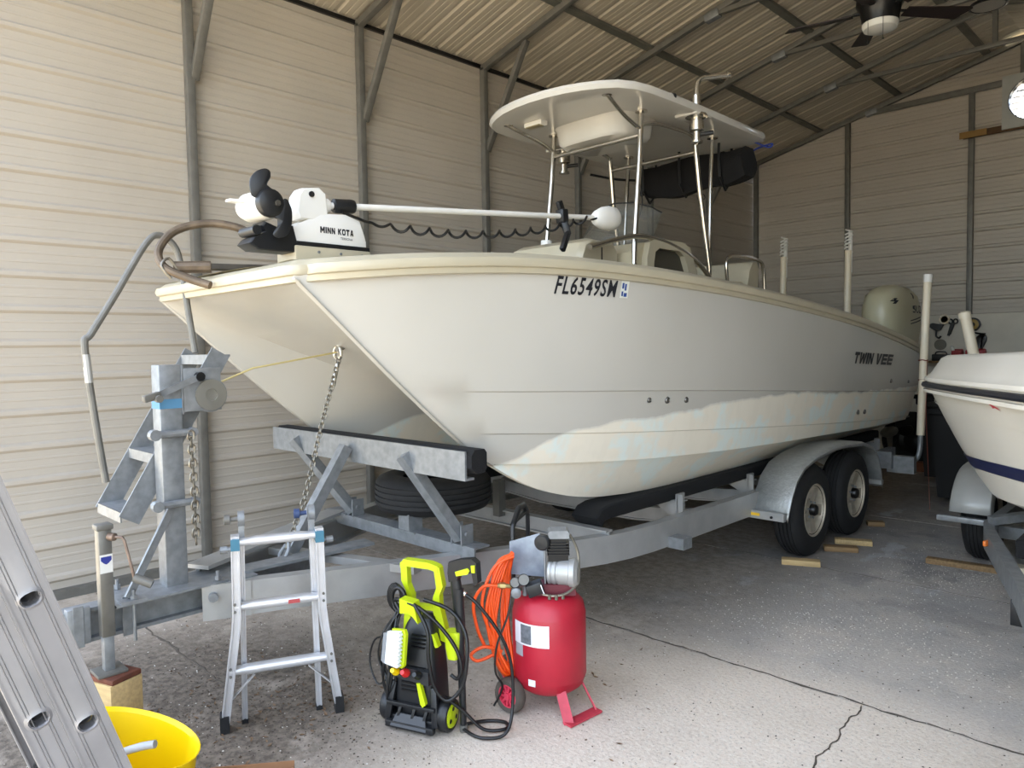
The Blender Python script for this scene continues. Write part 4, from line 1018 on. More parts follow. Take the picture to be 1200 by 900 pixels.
for i, (x, lb) in enumerate(((-3.96, 'far one of the two tall white anchor poles at the boat stern, left in view'), (-3.20, 'near one of the two tall white anchor poles at the boat stern, right in view'))):
    ap = thing('anchor_pole', lb, 'anchor pole', (x, 8.66, 0), 'stern anchor poles')
    obj('outer_arm', MB().tube([(x, 8.70, 1.35), (x, 8.71, 2.2), (x, 8.73, 2.70)], .038, 12), M_pvc, ap)
    obj('inner_spike', MB().tube([(x+.02, 8.73, 2.45), (x+.02, 8.74, 2.92)], .022, 10), M_white, ap)
    mbk = MB()
    for k in range(5):
        mbk.tube(spl([(x+.04*math.cos(a+k), 8.735+.045*math.sin(a+k), 2.68+.05*k+.012*a) for a in [0,1.3,2.6,3.9,5.2]], 3), .010, 6)
    obj('wrapping', mbk, M_white, ap)
    obj('mount', MB().b2((x-.06, 8.47, 1.15), (x+.06, 8.74, 1.50), .015), M_black, ap, 30)
# ================================================================ SECOND BOAT AND ITS TRAILER
C2 = -.15
T2h = [(2.70,.01),(2.85,.12),(3.1,.26),(3.46,.45),(3.79,.60),(4.16,.78),(4.68,1.02),(5.28,1.29),(5.8,1.40),(6.4,1.44),(8.0,1.45)]
T2s = [(2.70,1.48),(3.46,1.452),(4.16,1.43),(4.68,1.415),(5.28,1.40),(6.4,1.37),(8.0,1.34)]
T2k = [(2.70,1.47),(2.9,1.20),(3.2,.98),(3.7,.76),(4.4,.60),(5.0,.54),(8.0,.52)]
T2c = [(2.70,1.475),(3.1,1.16),(3.7,.95),(4.4,.82),(5.2,.75),(8.0,.72)]
T2w = [(2.70,.005),(3.1,.07),(3.7,.27),(4.3,.56),(5.0,.86),(5.8,1.02),(8.0,1.12)]
def w2(y, z):
    zc, zt_ = smt(T2c, y), smt(T2s, y); t = min(1, max(0, (z-zc)/max(.001, zt_-zc)))
    a, b_ = smt(T2w, y), smt(T2h, y); return a+(b_-a)*(t**(.95-.30*min(1, max(0, (y-4)/3))))
def sec2(y):
    zt_ = smt(T2s, y); zc = smt(T2c, y); zk_ = smt(T2k, y)
    out = [(w2(y, zc+(zt_-.03-zc)*(1-i/8)), zc+(zt_-.03-zc)*(1-i/8)) for i in range(9)]
    out += [(max(0, smt(T2w, y)-.03), zc-.012), (smt(T2w, y)*.5, (zc+zk_)/2-.02), (0, zk_)]
    return [(C2-a, y, z) for a, z in out]+[(C2+a, y, z) for a, z in out[-2::-1]]
st2 = [2.70+.12*i for i in range(28)]+[6.2, 6.8, 7.4, 8.0]
boat2 = thing('runabout_boat', 'white motorboat with navy stripe at the right edge, black rub rail', 'boat', (C2, 2.70, 0))
hm2 = MB().loft([sec2(y) for y in st2], False, True)
M_gel2 = mat('bright_gelcoat', (246,240,226), .24, 0, .03, 1.5, coat=.25)
obj('hull', hm2, M_gel2, boat2, 30)
def band(name, f0, f1, m, lift=.004, sgs=(-1, 1), ya=2.9):
    mb = MB()
    for sg in sgs:
        mb.loft([[(C2+sg*(w2(y, f0(y))+lift), y, f0(y)), (C2+sg*(w2(y, f1(y))+lift), y, f1(y))] for y in st2 if y >= ya])
    return obj(name, mb, m, boat2, 30)
band('boot_stripe', lambda y: max(.905+.09*(5-y), smt(T2c, y)+.03), lambda y: max(.97+.09*(5-y), smt(T2c, y)+.04), mat('navy_paint', (34,40,78), .35))
band('lower_band', lambda y: max(1.255, smt(T2c, y)+.05), lambda y: max(1.267, smt(T2c, y)+.055), M_gel2, .008)
rp_ = [(0,0)]
def capsweep(name, prof, m):
    mb = MB()
    pl_ = [(-smt(T2h, y), y) for y in st2[::-1]]+[(smt(T2h, y), y) for y in st2[1:]]
    secs = []
    for i, (h, y) in enumerate(pl_):
        h0, y0 = pl_[max(0, i-1)]; h1, y1 = pl_[min(len(pl_)-1, i+1)]
        t = Vector((h1-h0, y1-y0)).normalized(); nn = Vector((t.y, -t.x))
        nn = -nn if nn.dot(Vector((h, y-6.0))) < 0 else nn
        secs.append([(C2+h+nn.x*o, y+nn.y*o, smt(T2s, y)+dz) for o, dz in prof])
    mb.loft(secs, True, True); return obj(name, mb, m, boat2, 40)
capsweep('rub_rail', [(-.01,-.042),(.022,-.038),(.028,-.026),(.022,-.012),(-.01,-.008)], mat('black_rub_rail', (26,28,36), .45))
capsweep('deck_cap', [(-.02,-.075),(.012,-.07),(.014,-.052),(-.005,-.05),(-.005,.0),(.012,.002),(.008,.022),(-.03,.05),(-.085,.145),(-.12,.165),(-.30,.172),(-.30,.10),(-.05,.0)], M_gel2)
dk2 = MB(); dk2.loft([[(C2-max(0, smt(T2h, y)-.26), y+.10, smt(T2s, y)+.17), (C2, y+.10, smt(T2s, y)+.20), (C2+max(0, smt(T2h, y)-.26), y+.10, smt(T2s, y)+.17)] for y in st2])
obj('foredeck', dk2, M_gel2, boat2, 40)
def on2(y, z): return (C2-w2(y, z)-.004, y, z)
lg = MB()
def st_(u, v): return on2(4.13-.22*u, 1.325+.062*v)
for poly in ([(0,1),(.25,1),(.5,.62),(.38,.55),(.18,.82)], [(.3,.75),(.55,.72),(.62,.3),(.48,.42)], [(.5,.55),(.85,.35),(.95,.12),(.7,.3),(.55,.2)]):
    vs = [st_(u, v) for u, v in poly]; lg.add(vs, [tuple(range(len(vs)))])
obj('side_logo', lg, mat('red_logo', (190,60,70), .5), boat2, 0)
trailer2 = thing('runabout_trailer', 'small grey trailer under the white motorboat at the right edge', 'trailer', (C2, 6.4, 0))
for sg in (-1, 1):
    obj('main_beam', sweep([(C2+sg*.02, 2.3, .42), (C2+sg*.565, 4.2, .42), (C2+sg*.93, 5.30, .42), (C2+sg*.975, 5.50, .42), (C2+sg*.98, 5.8, .42), (C2+sg*.98, 7.8, .42)], [(-.03,-.06),(.03,-.06),(.03,.06),(-.03,.06)]), M_galv, trailer2, 20)
    make_wheel('wheel', (C2+sg*1.20, 6.45, .33), (sg, 0, 0), trailer2, True, .33, .19)
    m_ = MB(); secs = []
    for a in range(-78, 82, 12):
        q = math.radians(a); yy = 6.45+.44*math.sin(q); z_ = .33+.40*math.cos(q)
        dy, dz = math.sin(q), math.cos(q); x0 = C2+sg*1.06; x1 = C2+sg*1.34
        secs.append([(x0, yy-.03*dy, z_-.03*dz), (x0+sg*.02, yy, z_), (x0+sg*.14, yy+.012*dy, z_+.012*dz), (x1-sg*.03, yy, z_), (x1, yy-.03*dy, z_-.03*dz), (x1, yy-.08*dy, z_-.08*dz)])
    m_.loft(secs); fo = obj('fender', m_, mat('grey_fender', (172,172,168), .45, .2, .1, 6), trailer2, 40)
    so = fo.modifiers.new('thickness', 'SOLIDIFY'); so.thickness = .006
    obj('fender_bar', MB().b2((C2+sg*.95, 5.96, .35), (C2+sg*1.40, 6.01, .39), .004), M_galv, trailer2, 30)
    obj('marker_light', MB().box((C2+sg*.905, 5.115, .435), (.02,.06,.035), Matrix.Rotation(sg*.32, 3, 'Z'), .006), mat('orange_lens', (224,120,50), .3), trailer2, 30)
    obj('beam_stub', MB().b2((C2+sg*.60-.03, 4.28, .24), (C2+sg*.60+.03, 4.36, .37), .004), M_black, trailer2, 30)
    obj('bunk', MB().b2((C2+sg*.62-.05, 4.6, .50), (C2+sg*.62+.05, 7.8, .60), .01), M_carpet, trailer2, 30)
obj('axle', MB().cyl((C2-1.1, 6.45, .33), (C2+1.1, 6.45, .33), .035, 14), M_galvd, trailer2)
obj('cross_beam', MB().b2((C2-.95, 5.62, .36), (C2+.95, 5.70, .44), .004), M_galv, trailer2, 30)
obj('cross_beam', MB().beam((C2-.96, 5.46, .50), (C2-.3, 6.0, .62), .06, .05), M_galv, trailer2, 30)
obj('cross_board', MB().b2((C2-.85, 5.10, .28), (C2+.85, 5.20, .32), .004), M_pvc, trailer2, 30)
g2 = obj('guide_pole', MB().tube([(-1.69, 7.62, .80), (-1.70, 7.62, 1.54), (-1.765, 7.60, 1.88)], .045, 14), M_pvc, trailer2, 50)
obj('pole_cap', MB().lathe([(.052,0),(.052,.05),(.03,.062),(0.001,.062)], (-1.763, 7.60, 1.855), (-.17,0,1), 16), M_pvc, g2, 40)
obj('pole_bracket', MB().tube([(-1.1, 7.62, .42), (-1.62, 7.62, .42), (-1.69, 7.62, .50), (-1.69, 7.62, .85)], .025, 10), M_galv, trailer2)
block((-1.36, 6.07, 0), (.55,.08,.04), 6, 'thin wood strip on the floor before the small trailer wheel', M_wood2)
# ================================================================ FOLDED MULTI-POSITION LADDER
lo = Vector((-3.056, 1.575, 0)); le = Vector((.414, .910, 0)); ln = Vector((.910, -.414, 0))
def LP(u, n, z): return lo+le*u+ln*n+Vector((0, 0, z))
lad = thing('folding_ladder', 'short folded aluminium multi-position ladder standing in front of the trailer tongue', 'ladder', lo)
def rail(name, pts, w, d, n0, m, par):
    # pts: (u,z) centre line
    secs = []
    for u, z in pts: secs.append([LP(u-w/2, n0-d/2, z), LP(u+w/2, n0-d/2, z), LP(u+w/2, n0+d/2, z), LP(u+w/2-.006, n0+d/2, z), LP(u+w/2-.008, n0+d/2-.005, z), LP(u-w/2+.008, n0+d/2-.005, z), LP(u-w/2+.006, n0+d/2, z), LP(u-w/2, n0+d/2, z)])
    return obj(name, MB().loft(secs, True, True), m, par, 20)
for sg in (-1, 1):
    rail('outer_rail', [(sg*.178,.86),(sg*.182,.50),(sg*.190,.42),(sg*.242,.045)], .036, .060, .034, M_alub, lad)
    rail('inner_rail', [(sg*.150,.90),(sg*.162,.02)], .024, .046, -.022, M_alub, lad)
    obj('rubber_foot', MB().prism([(-.019,0),(.019,0),(.019,.075),(-.019,.075)], LP(sg*.246, .001, .0), le, (0,0,1), ln*.066), M_rub, lad, 30)
    obj('inner_foot', MB().prism([(-.014,0),(.014,0),(.014,.02),(-.014,.02)], LP(sg*.162, -.047, 0), le, (0,0,1), ln*.05), M_rub, lad, 30)
    obj('rung_clip', MB().prism([(-.0185,0),(.0185,0),(.0185,.05),(-.0185,.05)], LP(sg*.178, .0, .80), le, (0,0,1), ln*.072), mat('blue_clip', (58,112,134), .5), lad, 30)
    obj('hinge', MB().cyl(LP(sg*.150-.014, .0, .925), LP(sg*.150+.014, .0, .925), .034, 18).prism([(-.012,-.10),(.012,-.10),(.012,0),(-.012,0)], LP(sg*.150, -.015, .93), le, (0,0,1), ln*.03), M_galv, lad, 30)
    obj('hinge_knob', MB().lathe([(.010,0),(.010,.03),(.022,.032),(.022,.055),(0.001,.058)], LP(sg*.150-.014 if sg < 0 else sg*.150-.02, .0, .925), le*(-1), 14), M_galvd if sg < 0 else mat('navy_knob', (40,60,100), .5), lad, 40)
    a = LP(sg*.215, .034, .135); b_ = LP(sg*.115, .034, .235)
    obj('foot_brace', MB().beam(a, b_, .004, .022, up=ln), M_alub, lad, 0)
    obj('lock_pin', MB().cyl(LP(sg*.19, .03, .80), LP(sg*.235, .03, .80), .010, 10).cyl(LP(sg*.21, .03, .80), LP(sg*.24, .03, .80), .016, 10), M_galv, lad)
for z, w in ((.83,.155),(.545,.172),(.262,.206)):
    secs = []
    for a in [2*PI*k/14 for k in range(14)]: secs.append((.034+.026*math.copysign(abs(math.cos(a))**.6, math.cos(a)), .020*math.copysign(abs(math.sin(a))**.6, math.sin(a))))
    sc = []
    for u, s_ in ((-w-.02,.75),(-w+.03,.8),(-w+.06,1),(w-.06,1),(w-.03,.8),(w+.02,.75)): sc.append([LP(u, .034+(n_-.034)*1.0, z+zz_*s_) for n_, zz_ in secs])
    obj('rung', MB().loft(sc, True, True), M_alub, lad, 40)
for z in (.545,):
    st1 = obj('sticker', MB().prism([(-.02,-.009),(.03,-.009),(.03,.009),(-.02,.009)], LP(.055, .0605, z), le, (0,0,1), ln*.0006), mat('red_sticker', (170,70,70), .5), lad, 0)
for sg in (-1, 1):
    for z in (.262, .545):
        for dz in (-.015, .018): obj('rivet', MB().cyl(LP(sg*(.188 if z > .3 else .215), .06, z+dz), LP(sg*(.188 if z > .3 else .215), .066, z+dz), .006, 8), M_galvd, lad)
obj('warning_label', MB().prism([(-.0155,-.30),(-.0150,-.30),(-.0150,.10),(-.0155,.10)], LP(-.178, .01, .62), le, (0,0,1), ln*.04), mat('yellow_label', (220,214,120), .5), lad, 0)
# ================================================================ EXTENSION LADDER LEANING BESIDE THE CAMERA
ea = Vector((0, .301, -.953)).normalized(); ep = Vector((0, .953, .301)).normalized(); exx = Vector((1, 0, 0))
EX = -1.72
def EP(x, a, q): return exx*x+ea*a+ep*q
el = thing('extension_ladder', 'long aluminium extension ladder leaning in the left foreground', 'ladder', (EX-.2, .72, 0))
def D_ring(x, a, q, s=1.0):
    out = []
    for k in range(14):
        t = 2*PI*k/14; c_, s_ = math.cos(t), math.sin(t)
        # D shape: flat towards the top of the ladder
        out.append(EP(x, a+(.016*s*s_ if s_ > 0 else .010*s*s_), q+.0175*s*math.copysign(abs(c_)**.75, c_)))
    return out
M_el = mat('ladder_aluminium', (150,148,149), .42, .55, .12, 10, .03, 50)
for (q0, wd, xo, a0_, a1_, ph) in ((.687, .078, 0, -4.42, .205, -1.013), (.6165, .066, -.018, -4.30, .10, -.764)):
    rungs = []
    a = ph
    while a > a0_+.1: a -= .305
    a += .305
    while a < a1_-.08: rungs.append(a); a += .305
    for side, X, sg in ((0, EX+xo, 1), (1, EX+xo-.40, -1)):
        # web with D holes, built rung by rung
        mb = MB(); cuts = [a0_]+[(u+v)/2 for u, v in zip(rungs, rungs[1:])]+[a1_]
        for i, ar in enumerate(rungs):
            lo_, hi_ = cuts[i], cuts[i+1]; hole = D_ring(X, ar, q0, 1.0)
            rim = D_ring(X+sg*.004, ar, q0, 1.15)
            n = len(hole); outer = []
            for k in range(n):
                t = 2*PI*k/n; c_, s_ = math.cos(t), math.sin(t); m_ = max(abs(c_), abs(s_)); c_, s_ = c_/m_, s_/m_
                outer.append(EP(X, (ar+(hi_-ar)*s_) if s_ > 0 else (ar+(ar-lo_)*s_), q0+wd/2*c_))
            # exact corners keep neighbouring panels joined
            vs = outer+[EP(X, ar+.024*math.sin(2*PI*k/n), q0+.026*math.copysign(abs(math.cos(2*PI*k/n))**.75, math.cos(2*PI*k/n))) for k in range(n)]+rim+hole+[p_-exx*sg*.03 for p_ in hole]
            fs = []
            for b_ in range(4):
                for k in range(n): fs.append((b_*n+k, b_*n+(k+1) % n, (b_+1)*n+(k+1) % n, (b_+1)*n+k))
            cs = [EP(X, hi_, q0+wd/2), EP(X, hi_, q0-wd/2), EP(X, lo_, q0-wd/2), EP(X, lo_, q0+wd/2)]
            mb.add(vs, fs)
            # corner triangles
            ang = [(k, 2*PI*k/n) for k in range(n)]
            for ci, (cc, ss) in enumerate(((1,1),(-1,1),(-1,-1),(1,-1))):
                ta = math.atan2(ss, cc) % (2*PI); k = int(ta/(2*PI/n))
                mb.add([outer[k], outer[(k+1) % n], cs[ci]], [(0, 1, 2)])
        ro = obj('side_rail', mb, M_el, el, 20)
        fl = MB()
        for s2 in (-1, 1):
            fl.add([EP(X+sg*.003, a_, q0+s2*(wd/2-.0)) for a_ in (a0_, a1_)]+[EP(X-sg*.03, a_, q0+s2*(wd/2)) for a_ in (a1_, a0_)]+[EP(X-sg*.03, a_, q0+s2*(wd/2-.003)) for a_ in (a0_, a1_)]+[EP(X+sg*.003, a_, q0+s2*(wd/2-.003)) for a_ in (a1_, a0_)], [(0,1,2,3),(4,5,6,7),(0,7,6,1),(2,5,4,3),(0,3,4,7),(1,6,5,2)])
            for off in (.016, .022):
                p0 = q0+s2*(wd/2-off)
                fl.add([EP(X+sg*.0002, a_, p0-.0012) for a_ in (a0_, a1_)]+[EP(X+sg*.0022, a_, p0) for a_ in (a1_, a0_)]+[EP(X+sg*.0002, a_, p0+.0012) for a_ in (a0_, a1_)], [(0,1,2,3),(3,2,5,4)])
        obj('rail_flange', fl, M_el, ro, 0)
    for ar in rungs:
        obj('rung', MB().loft([D_ring(EX+xo-.03, ar, q0, .98), D_ring(EX+xo-.37, ar, q0, .98)], True, False), M_el, el, 40)
for X in (EX, EX-.40): obj('shoe', MB().beam(EP(X-.01, .19, .687), EP(X-.01, .208, .687), .05, .09, up=ep), M_black, el, 0)
# ================================================================ YELLOW TUB, CARDBOARD BOX
tub = thing('yellow_tub', 'bright yellow plastic tub on the floor beside the extension ladder', 'tub', (-2.66, .80, 0))
def oval(z, rx, ry, tilt=0): return [(-2.66+rx*math.cos(a)*.66-ry*math.sin(a)*.75, .80+rx*math.cos(a)*.75+ry*math.sin(a)*.66, z+tilt*math.cos(a)) for a in [2*PI*k/40 for k in range(40)]]
tw = MB().loft([oval(.004,.001,.001), oval(.004,.165,.13), oval(.02,.175,.14), oval(.345,.225,.175,-.07), oval(.357,.235,.185,-.07), oval(.359,.232,.182,-.07), oval(.345,.220,.170,-.07), oval(.03,.168,.133), oval(.03,.001,.001)], True)
obj('shell', tw, M_yel, tub, 30)
pipe_t = thing('bent_grey_pipe', 'short bent grey pipe end sticking up inside the yellow tub', 'pipe', (-2.60, .80, .03))
obj('tube', MB().tube(spl([(-2.70, .70, .05), (-2.66, .73, .24), (-2.62, .76, .325), (-2.56, .80, .36), (-2.51, .84, .375)], 5), .013, 12), mat('grey_pvc', (150,152,156), .45), pipe_t)
obj('clip', MB().cyl((-2.745, .735, .36), (-2.735, .745, .40), .018, 10), M_galvd, pipe_t)
bx = thing('cardboard_box', 'open brown cardboard box cut by the bottom edge of the picture', 'box', (-2.50, 1.14, 0))
M_card = mat('cardboard', (150,110,78), .85, 0, .1, 8)
R_ = Matrix.Rotation(math.radians(52), 3, 'Z')
def BX(u, v, z): w = R_ @ Vector((u, v, 0)); return (-2.50+w.x, 1.14+w.y, z)
def wallp(name, u0, v0, u1, v1, z0, z1):
    d = Vector((u1-u0, v1-v0)).normalized(); n_ = Vector((-d.y, d.x))*.004
    obj(name, MB().prism([(0,0),(1,0),(1,1),(0,1)], BX(u0, v0, z0), Vector(BX(u1, v1, 0))-Vector(BX(u0, v0, 0)), (0,0,z1-z0), Vector(BX(n_.x, n_.y, 0))-Vector(BX(0, 0, 0))), M_card, bx, 0)
a_, b_ = .15, .10
wallp('side', -a_, b_, a_, b_, 0, .125); wallp('side', -a_, -b_, a_, -b_, 0, .11); wallp('side', -a_, -b_, -a_, b_, 0, .11); wallp('side', a_, -b_, a_, b_, 0, .11)
obj('bottom', MB().prism([(-a_,-b_),(a_,-b_),(a_,b_),(-a_,b_)], (-2.50, 1.14, .002), R_ @ Vector((1,0,0)), R_ @ Vector((0,1,0)), (0,0,.004)), M_card, bx, 0)
# ================================================================ PRESSURE WASHER
wo_ = Vector((-2.555, 1.985, 0)); we = Vector((.934, .358, 0)); wn = Vector((.358, -.934, 0))
def WP(u, n, z): return wo_+we*u+wn*n+Vector((0, 0, z))
pw = thing('pressure_washer', 'black and lime green electric pressure washer beside the red compressor', 'pressure washer', wo_)
def wring(z, w, d, n0=0., e=.45, k=24): 
    return [WP(w*math.copysign(abs(math.cos(a))**e, math.cos(a)), n0+d*math.copysign(abs(math.sin(a))**e, math.sin(a)), z) for a in [2*PI*i/k for i in range(k)]]
obj('body', MB().loft([wring(.06,.001,.001), wring(.06,.100,.085), wring(.10,.105,.09), wring(.25,.100,.08,-.005), wring(.34,.088,.07,-.012), wring(.43,.072,.055,-.02), wring(.475,.055,.04,-.025), wring(.485,.001,.001,-.025)], True), M_black, pw, 40)
for i in range(7): obj('vent_slat', MB().beam(WP(-.055, .083-.004*i*.3, .175+.017*i), WP(.06, .083-.004*i*.3, .175+.017*i), .012, .007), M_blackm, pw, 0)
for i in range(4): obj('vent_slat', MB().beam(WP(-.02, .058-.012*i*.4, .36+.016*i), WP(.05, .058-.012*i*.4, .36+.016*i), .010, .006), M_blackm, pw, 0)
# lower chassis: open frame with feet
obj('chassis', MB().beam(WP(-.13, .05, .045), WP(.12, .05, .045), .09, .03, bev=.006).beam(WP(-.12, .10, .04), WP(-.10, .07, .20), .03, .02, up=wn, bev=.004).beam(WP(.12, .10, .04), WP(.10, .07, .20), .03, .02, up=wn, bev=.004).beam(WP(-.12, .10, .115), WP(.12, .10, .115), .02, .018, bev=.004).beam(WP(-.07, .105, .035), WP(-.05, .09, .115), .014, .02, up=wn, bev=.003).beam(WP(.0, .105, .035), WP(.02, .09, .115), .014, .02, up=wn, bev=.003).beam(WP(.06, .105, .035), WP(.08, .09, .115), .014, .02, up=wn, bev=.003).beam(WP(-.12, .11, .03), WP(.12, .11, .03), .03, .03, bev=.005), M_black, pw, 30)
obj('drip_tray', MB().prism([(-.09,.0),(.09,.0),(.07,.055),(-.07,.055)], WP(0, .125, .028), we, (-wn*.5+Vector((0,0,.85))).normalized(), wn*.006), mat('grey_black_plastic', (52,53,55), .5), pw, 0)
for sg in (-1, 1):
    c = WP(sg*.142, .03, .072)
    wl = obj('wheel', MB().lathe([(.03,-.022),(.066,-.024),(.072,-.014),(.072,.014),(.066,.024),(.056,.026),(.052,.018),(0.001,.016)], c, we*sg, 28), M_black, pw, 40)
    obj('wheel_disc', MB().lathe([(.053,.0175),(.052,.026),(.046,.029),(0.001,.028)], c, we*sg, 24), M_lime, wl, 40)
    for k in range(3):
        q = 2*PI*k/3; e1 = Vector((0,0,1))*math.cos(q)+wn*math.sin(q)
        obj('wheel_slot', MB().cyl(c+e1*.030+we*sg*.026, c+e1*.030+we*sg*.0295, .010, 10), M_black, wl)
# lime handle: two angular uprights and a top bar
def flat(name, pts, n0, th, m, par=pw):
    return obj(name, MB().prism(pts, WP(0, n0-th/2, 0), we, (0,0,1), wn*th), m, par, 20)
flat('handle_upright', [(-.118,.70),(-.085,.70),(-.082,.60),(-.060,.555),(-.060,.50),(-.092,.50),(-.092,.57),(-.115,.615)], -.045, .035, M_lime)
flat('handle_upright', [(.052,.70),(.082,.695),(.098,.61),(.080,.57),(.082,.52),(.112,.40),(.110,.36),(.078,.37),(.045,.50),(.048,.56),(.065,.60)], -.045, .035, M_lime)
flat('handle_bar', [(-.118,.695),(-.10,.715),(.03,.712),(.075,.700),(.075,.672),(.03,.682),(-.09,.684),(-.118,.675)], -.045, .040, M_lime)
flat('handle_brace', [(-.09,.515),(.08,.515),(.08,.495),(-.09,.495)], -.045, .03, M_lime)
flat('body_trim', [(-.075,.50),(-.045,.50),(-.05,.30),(-.085,.22),(-.10,.23)], -.005, .04, M_lime)
flat('body_trim', [(.02,.43),(.08,.41),(.10,.36),(.085,.355),(.07,.39),(.02,.405)], .012, .03, M_lime)
flat('hose_hook', [(-.055,.575),(.015,.565),(.035,.475),(.012,.50),(-.012,.515),(-.055,.51)], .06, .05, M_lime)
flat('lower_trim', [(.035,.225),(.052,.225),(.078,.135),(.062,.122),(.052,.135)], .098, .02, M_lime)
flat('panel', [(-.085,.285),(.09,.275),(.09,.215),(-.085,.235)], .085, .03, mat('dark_grey_plastic', (40,41,43), .45))
for u, m in ((-.065, M_yel), (-.015, mat('red_plastic', (210,40,40), .4)), (.045, M_black)):
    obj('nozzle_tip', MB().lathe([(.016,0),(.019,.008),(.019,.018),(.012,.034),(.010,.045),(0.001,.045)], WP(u, .10, .258), wn+Vector((0,0,.5)), 14), m, pw, 40)
# foam brush hanging in front: lime back, white bristles
br = thing('scrub_brush', 'white bristled scrub brush with lime back hanging on the pressure washer', 'brush', WP(-.045, .12, .28))
bc = WP(-.052, .115, .375); bu = (we*.10+Vector((0,0,1))*.98).normalized(); bw = (we*.95+wn*.3).normalized(); bn = bu.cross(bw)
def BR(u, v, w): return bc+bw*u+bu*v+bn*w
obj('back', MB().prism([(-.05,-.085),(.038,-.085),(.05,-.07),(.05,.07),(.038,.088),(-.04,.075)], BR(.006,0,-.006), bw, bu, bn*.014), M_lime, br, 0)
bri = MB()
for r in range(2):
    bri.prism([(-.050,-.080),(.034,-.080)]+[(.034+(.012 if i % 2 else 0), -.078+.0085*i) for i in range(19)]+[(.034,.082),(-.042,.066)], BR(0,0,-.008-.009*(r+1)), bw, bu, bn*.0075)
obj('bristles', bri, mat('white_bristle', (224,226,226), .6), br, 0)
gb = MB().prism([(-.055,-.07),(-.035,-.08),(-.03,.06),(-.05,.055)], BR(-.012,0,-.03), bw, bu, bn*.03)
obj('clear_sleeve', gb, mat('cloudy_plastic', (170,172,174), .3, alpha=.55), br, 0)
# spray gun and lance standing in its lime holder on the right
gl = thing('spray_lance', 'black spray gun and lance with lime trigger standing in the pressure washer holder', 'spray gun', WP(.21, .0, 0))
obj('lance_tube', MB().tube([WP(.188,-.01,.62), WP(.196,0,.40), WP(.208,.01,.02)], [.022,.018,.014], 12), M_black, gl, 40)
obj('lance_grip', MB().loft([[WP(u+w*math.cos(a), -.01+.02*math.sin(a), z) for a in [2*PI*k/12 for k in range(12)]] for u, w, z in ((.196,.018,.40),(.190,.024,.48),(.182,.026,.58),(.172,.024,.66),(.160,.022,.72),(.158,.012,.735))], True, True), M_black, gl, 40)
obj('gun_body', MB().prism([(.145,.69),(.150,.735),(.20,.752),(.262,.762),(.285,.745),(.290,.66),(.272,.645),(.262,.70),(.20,.69),(.19,.66),(.15,.65)], WP(0,-.028,0), we, (0,0,1), wn*.04), M_black, gl, 20)
obj('trigger', MB().prism([(.185,.700),(.245,.722),(.255,.712),(.245,.695),(.19,.682)], WP(0,-.034,0), we, (0,0,1), wn*.052), M_lime, gl, 20)
obj('trigger_lock', MB().prism([(.262,.735),(.280,.738),(.280,.705),(.264,.705)], WP(0,-.034,0), we, (0,0,1), wn*.052), M_lime, gl, 20)
obj('lance_holder', MB().loft([[WP(.165+w*math.copysign(abs(math.cos(a))**.6, math.cos(a)), .0+.03*math.copysign(abs(math.sin(a))**.6, math.sin(a)), z) for a in [2*PI*k/16 for k in range(16)]] for w, z in ((.036,.435),(.038,.43),(.036,.36),(.026,.32),(.024,.315))], True, True), M_lime, pw, 40)
obj('lance_tip', MB().cyl(WP(.208,.01,.03), WP(.209,.01,.0), .018, 10), M_galvd, gl)
# hoses and cord
hs = MB().tube(spl([WP(-.06,.06,.50), WP(-.10,.05,.55), WP(-.06,.07,.565), WP(.04,.08,.545), WP(.13,.06,.47), WP(.20,.05,.38), WP(.225,.05,.30), WP(.205,.05,.25), WP(.17,.04,.255)], 8), .0085, 8)
hs.tube(spl([WP(.02,.085,.56), WP(.09,.10,.46), WP(.10,.11,.34), WP(.12,.10,.22), WP(.17,.08,.16), WP(.23,.06,.22), WP(.252,.05,.34), WP(.235,.03,.45), WP(.16,.02,.53), WP(.04,.04,.57)], 8), .0085, 8)
hs.tube(spl([WP(.19,-.02,.60), WP(.26,-.03,.56), WP(.36,-.06,.42), WP(.40,-.08,.28), WP(.41,-.06,.10), WP(.40,.0,.02), WP(.32,.05,.012), WP(.24,.03,.012), WP(.20,.0,.02), WP(.28,-.09,.012), WP(.36,-.10,.014), WP(.38,-.05,.014), WP(.30,.0,.022), WP(.22,.03,.10), WP(.15,.07,.17)], 8), .0075, 8)
obj('high_pressure_hose', hs, M_dark, pw, 60)
obj('hose_fitting', MB().cyl(WP(.185,-.02,.605), WP(.215,-.022,.592), .012, 10), M_steel, pw)
cdm = MB()
random.seed(9)
for k in range(8):
    j = lambda s: random.uniform(-s, s)
    cdm.tube(spl([WP(-.10+j(.01), .03+j(.01), .49+j(.01)), WP(-.14+j(.025), .05+j(.02), .40), WP(-.15+j(.03), .06+j(.02), .28), WP(-.135+j(.025), .07+j(.02), .17+j(.02)), WP(-.118+j(.015), .08+j(.02), .12+j(.015)), WP(-.105+j(.02), .075+j(.02), .21), WP(-.105+j(.02), .06+j(.02), .35), WP(-.10+j(.01), .03+j(.01), .48)], 6), .0048, 6)
cdm.tube(spl([WP(-.13,.04,.38), WP(-.21,.05,.36), WP(-.235,.06,.26), WP(-.19,.07,.17), WP(-.14,.07,.20)], 6), .0048, 6)
obj('power_cord', cdm, M_dark, pw, 60)
cl_ = MB()
for k in range(4): cl_.tube([WP(-.10-.012*k+.035*math.cos(a), .02-.01*k, .545+.055*math.sin(a)) for a in [2*PI*i/16 for i in range(16)]], .010, 8, closed=True)
obj('coiled_hose', cl_, M_dark, pw, 60)
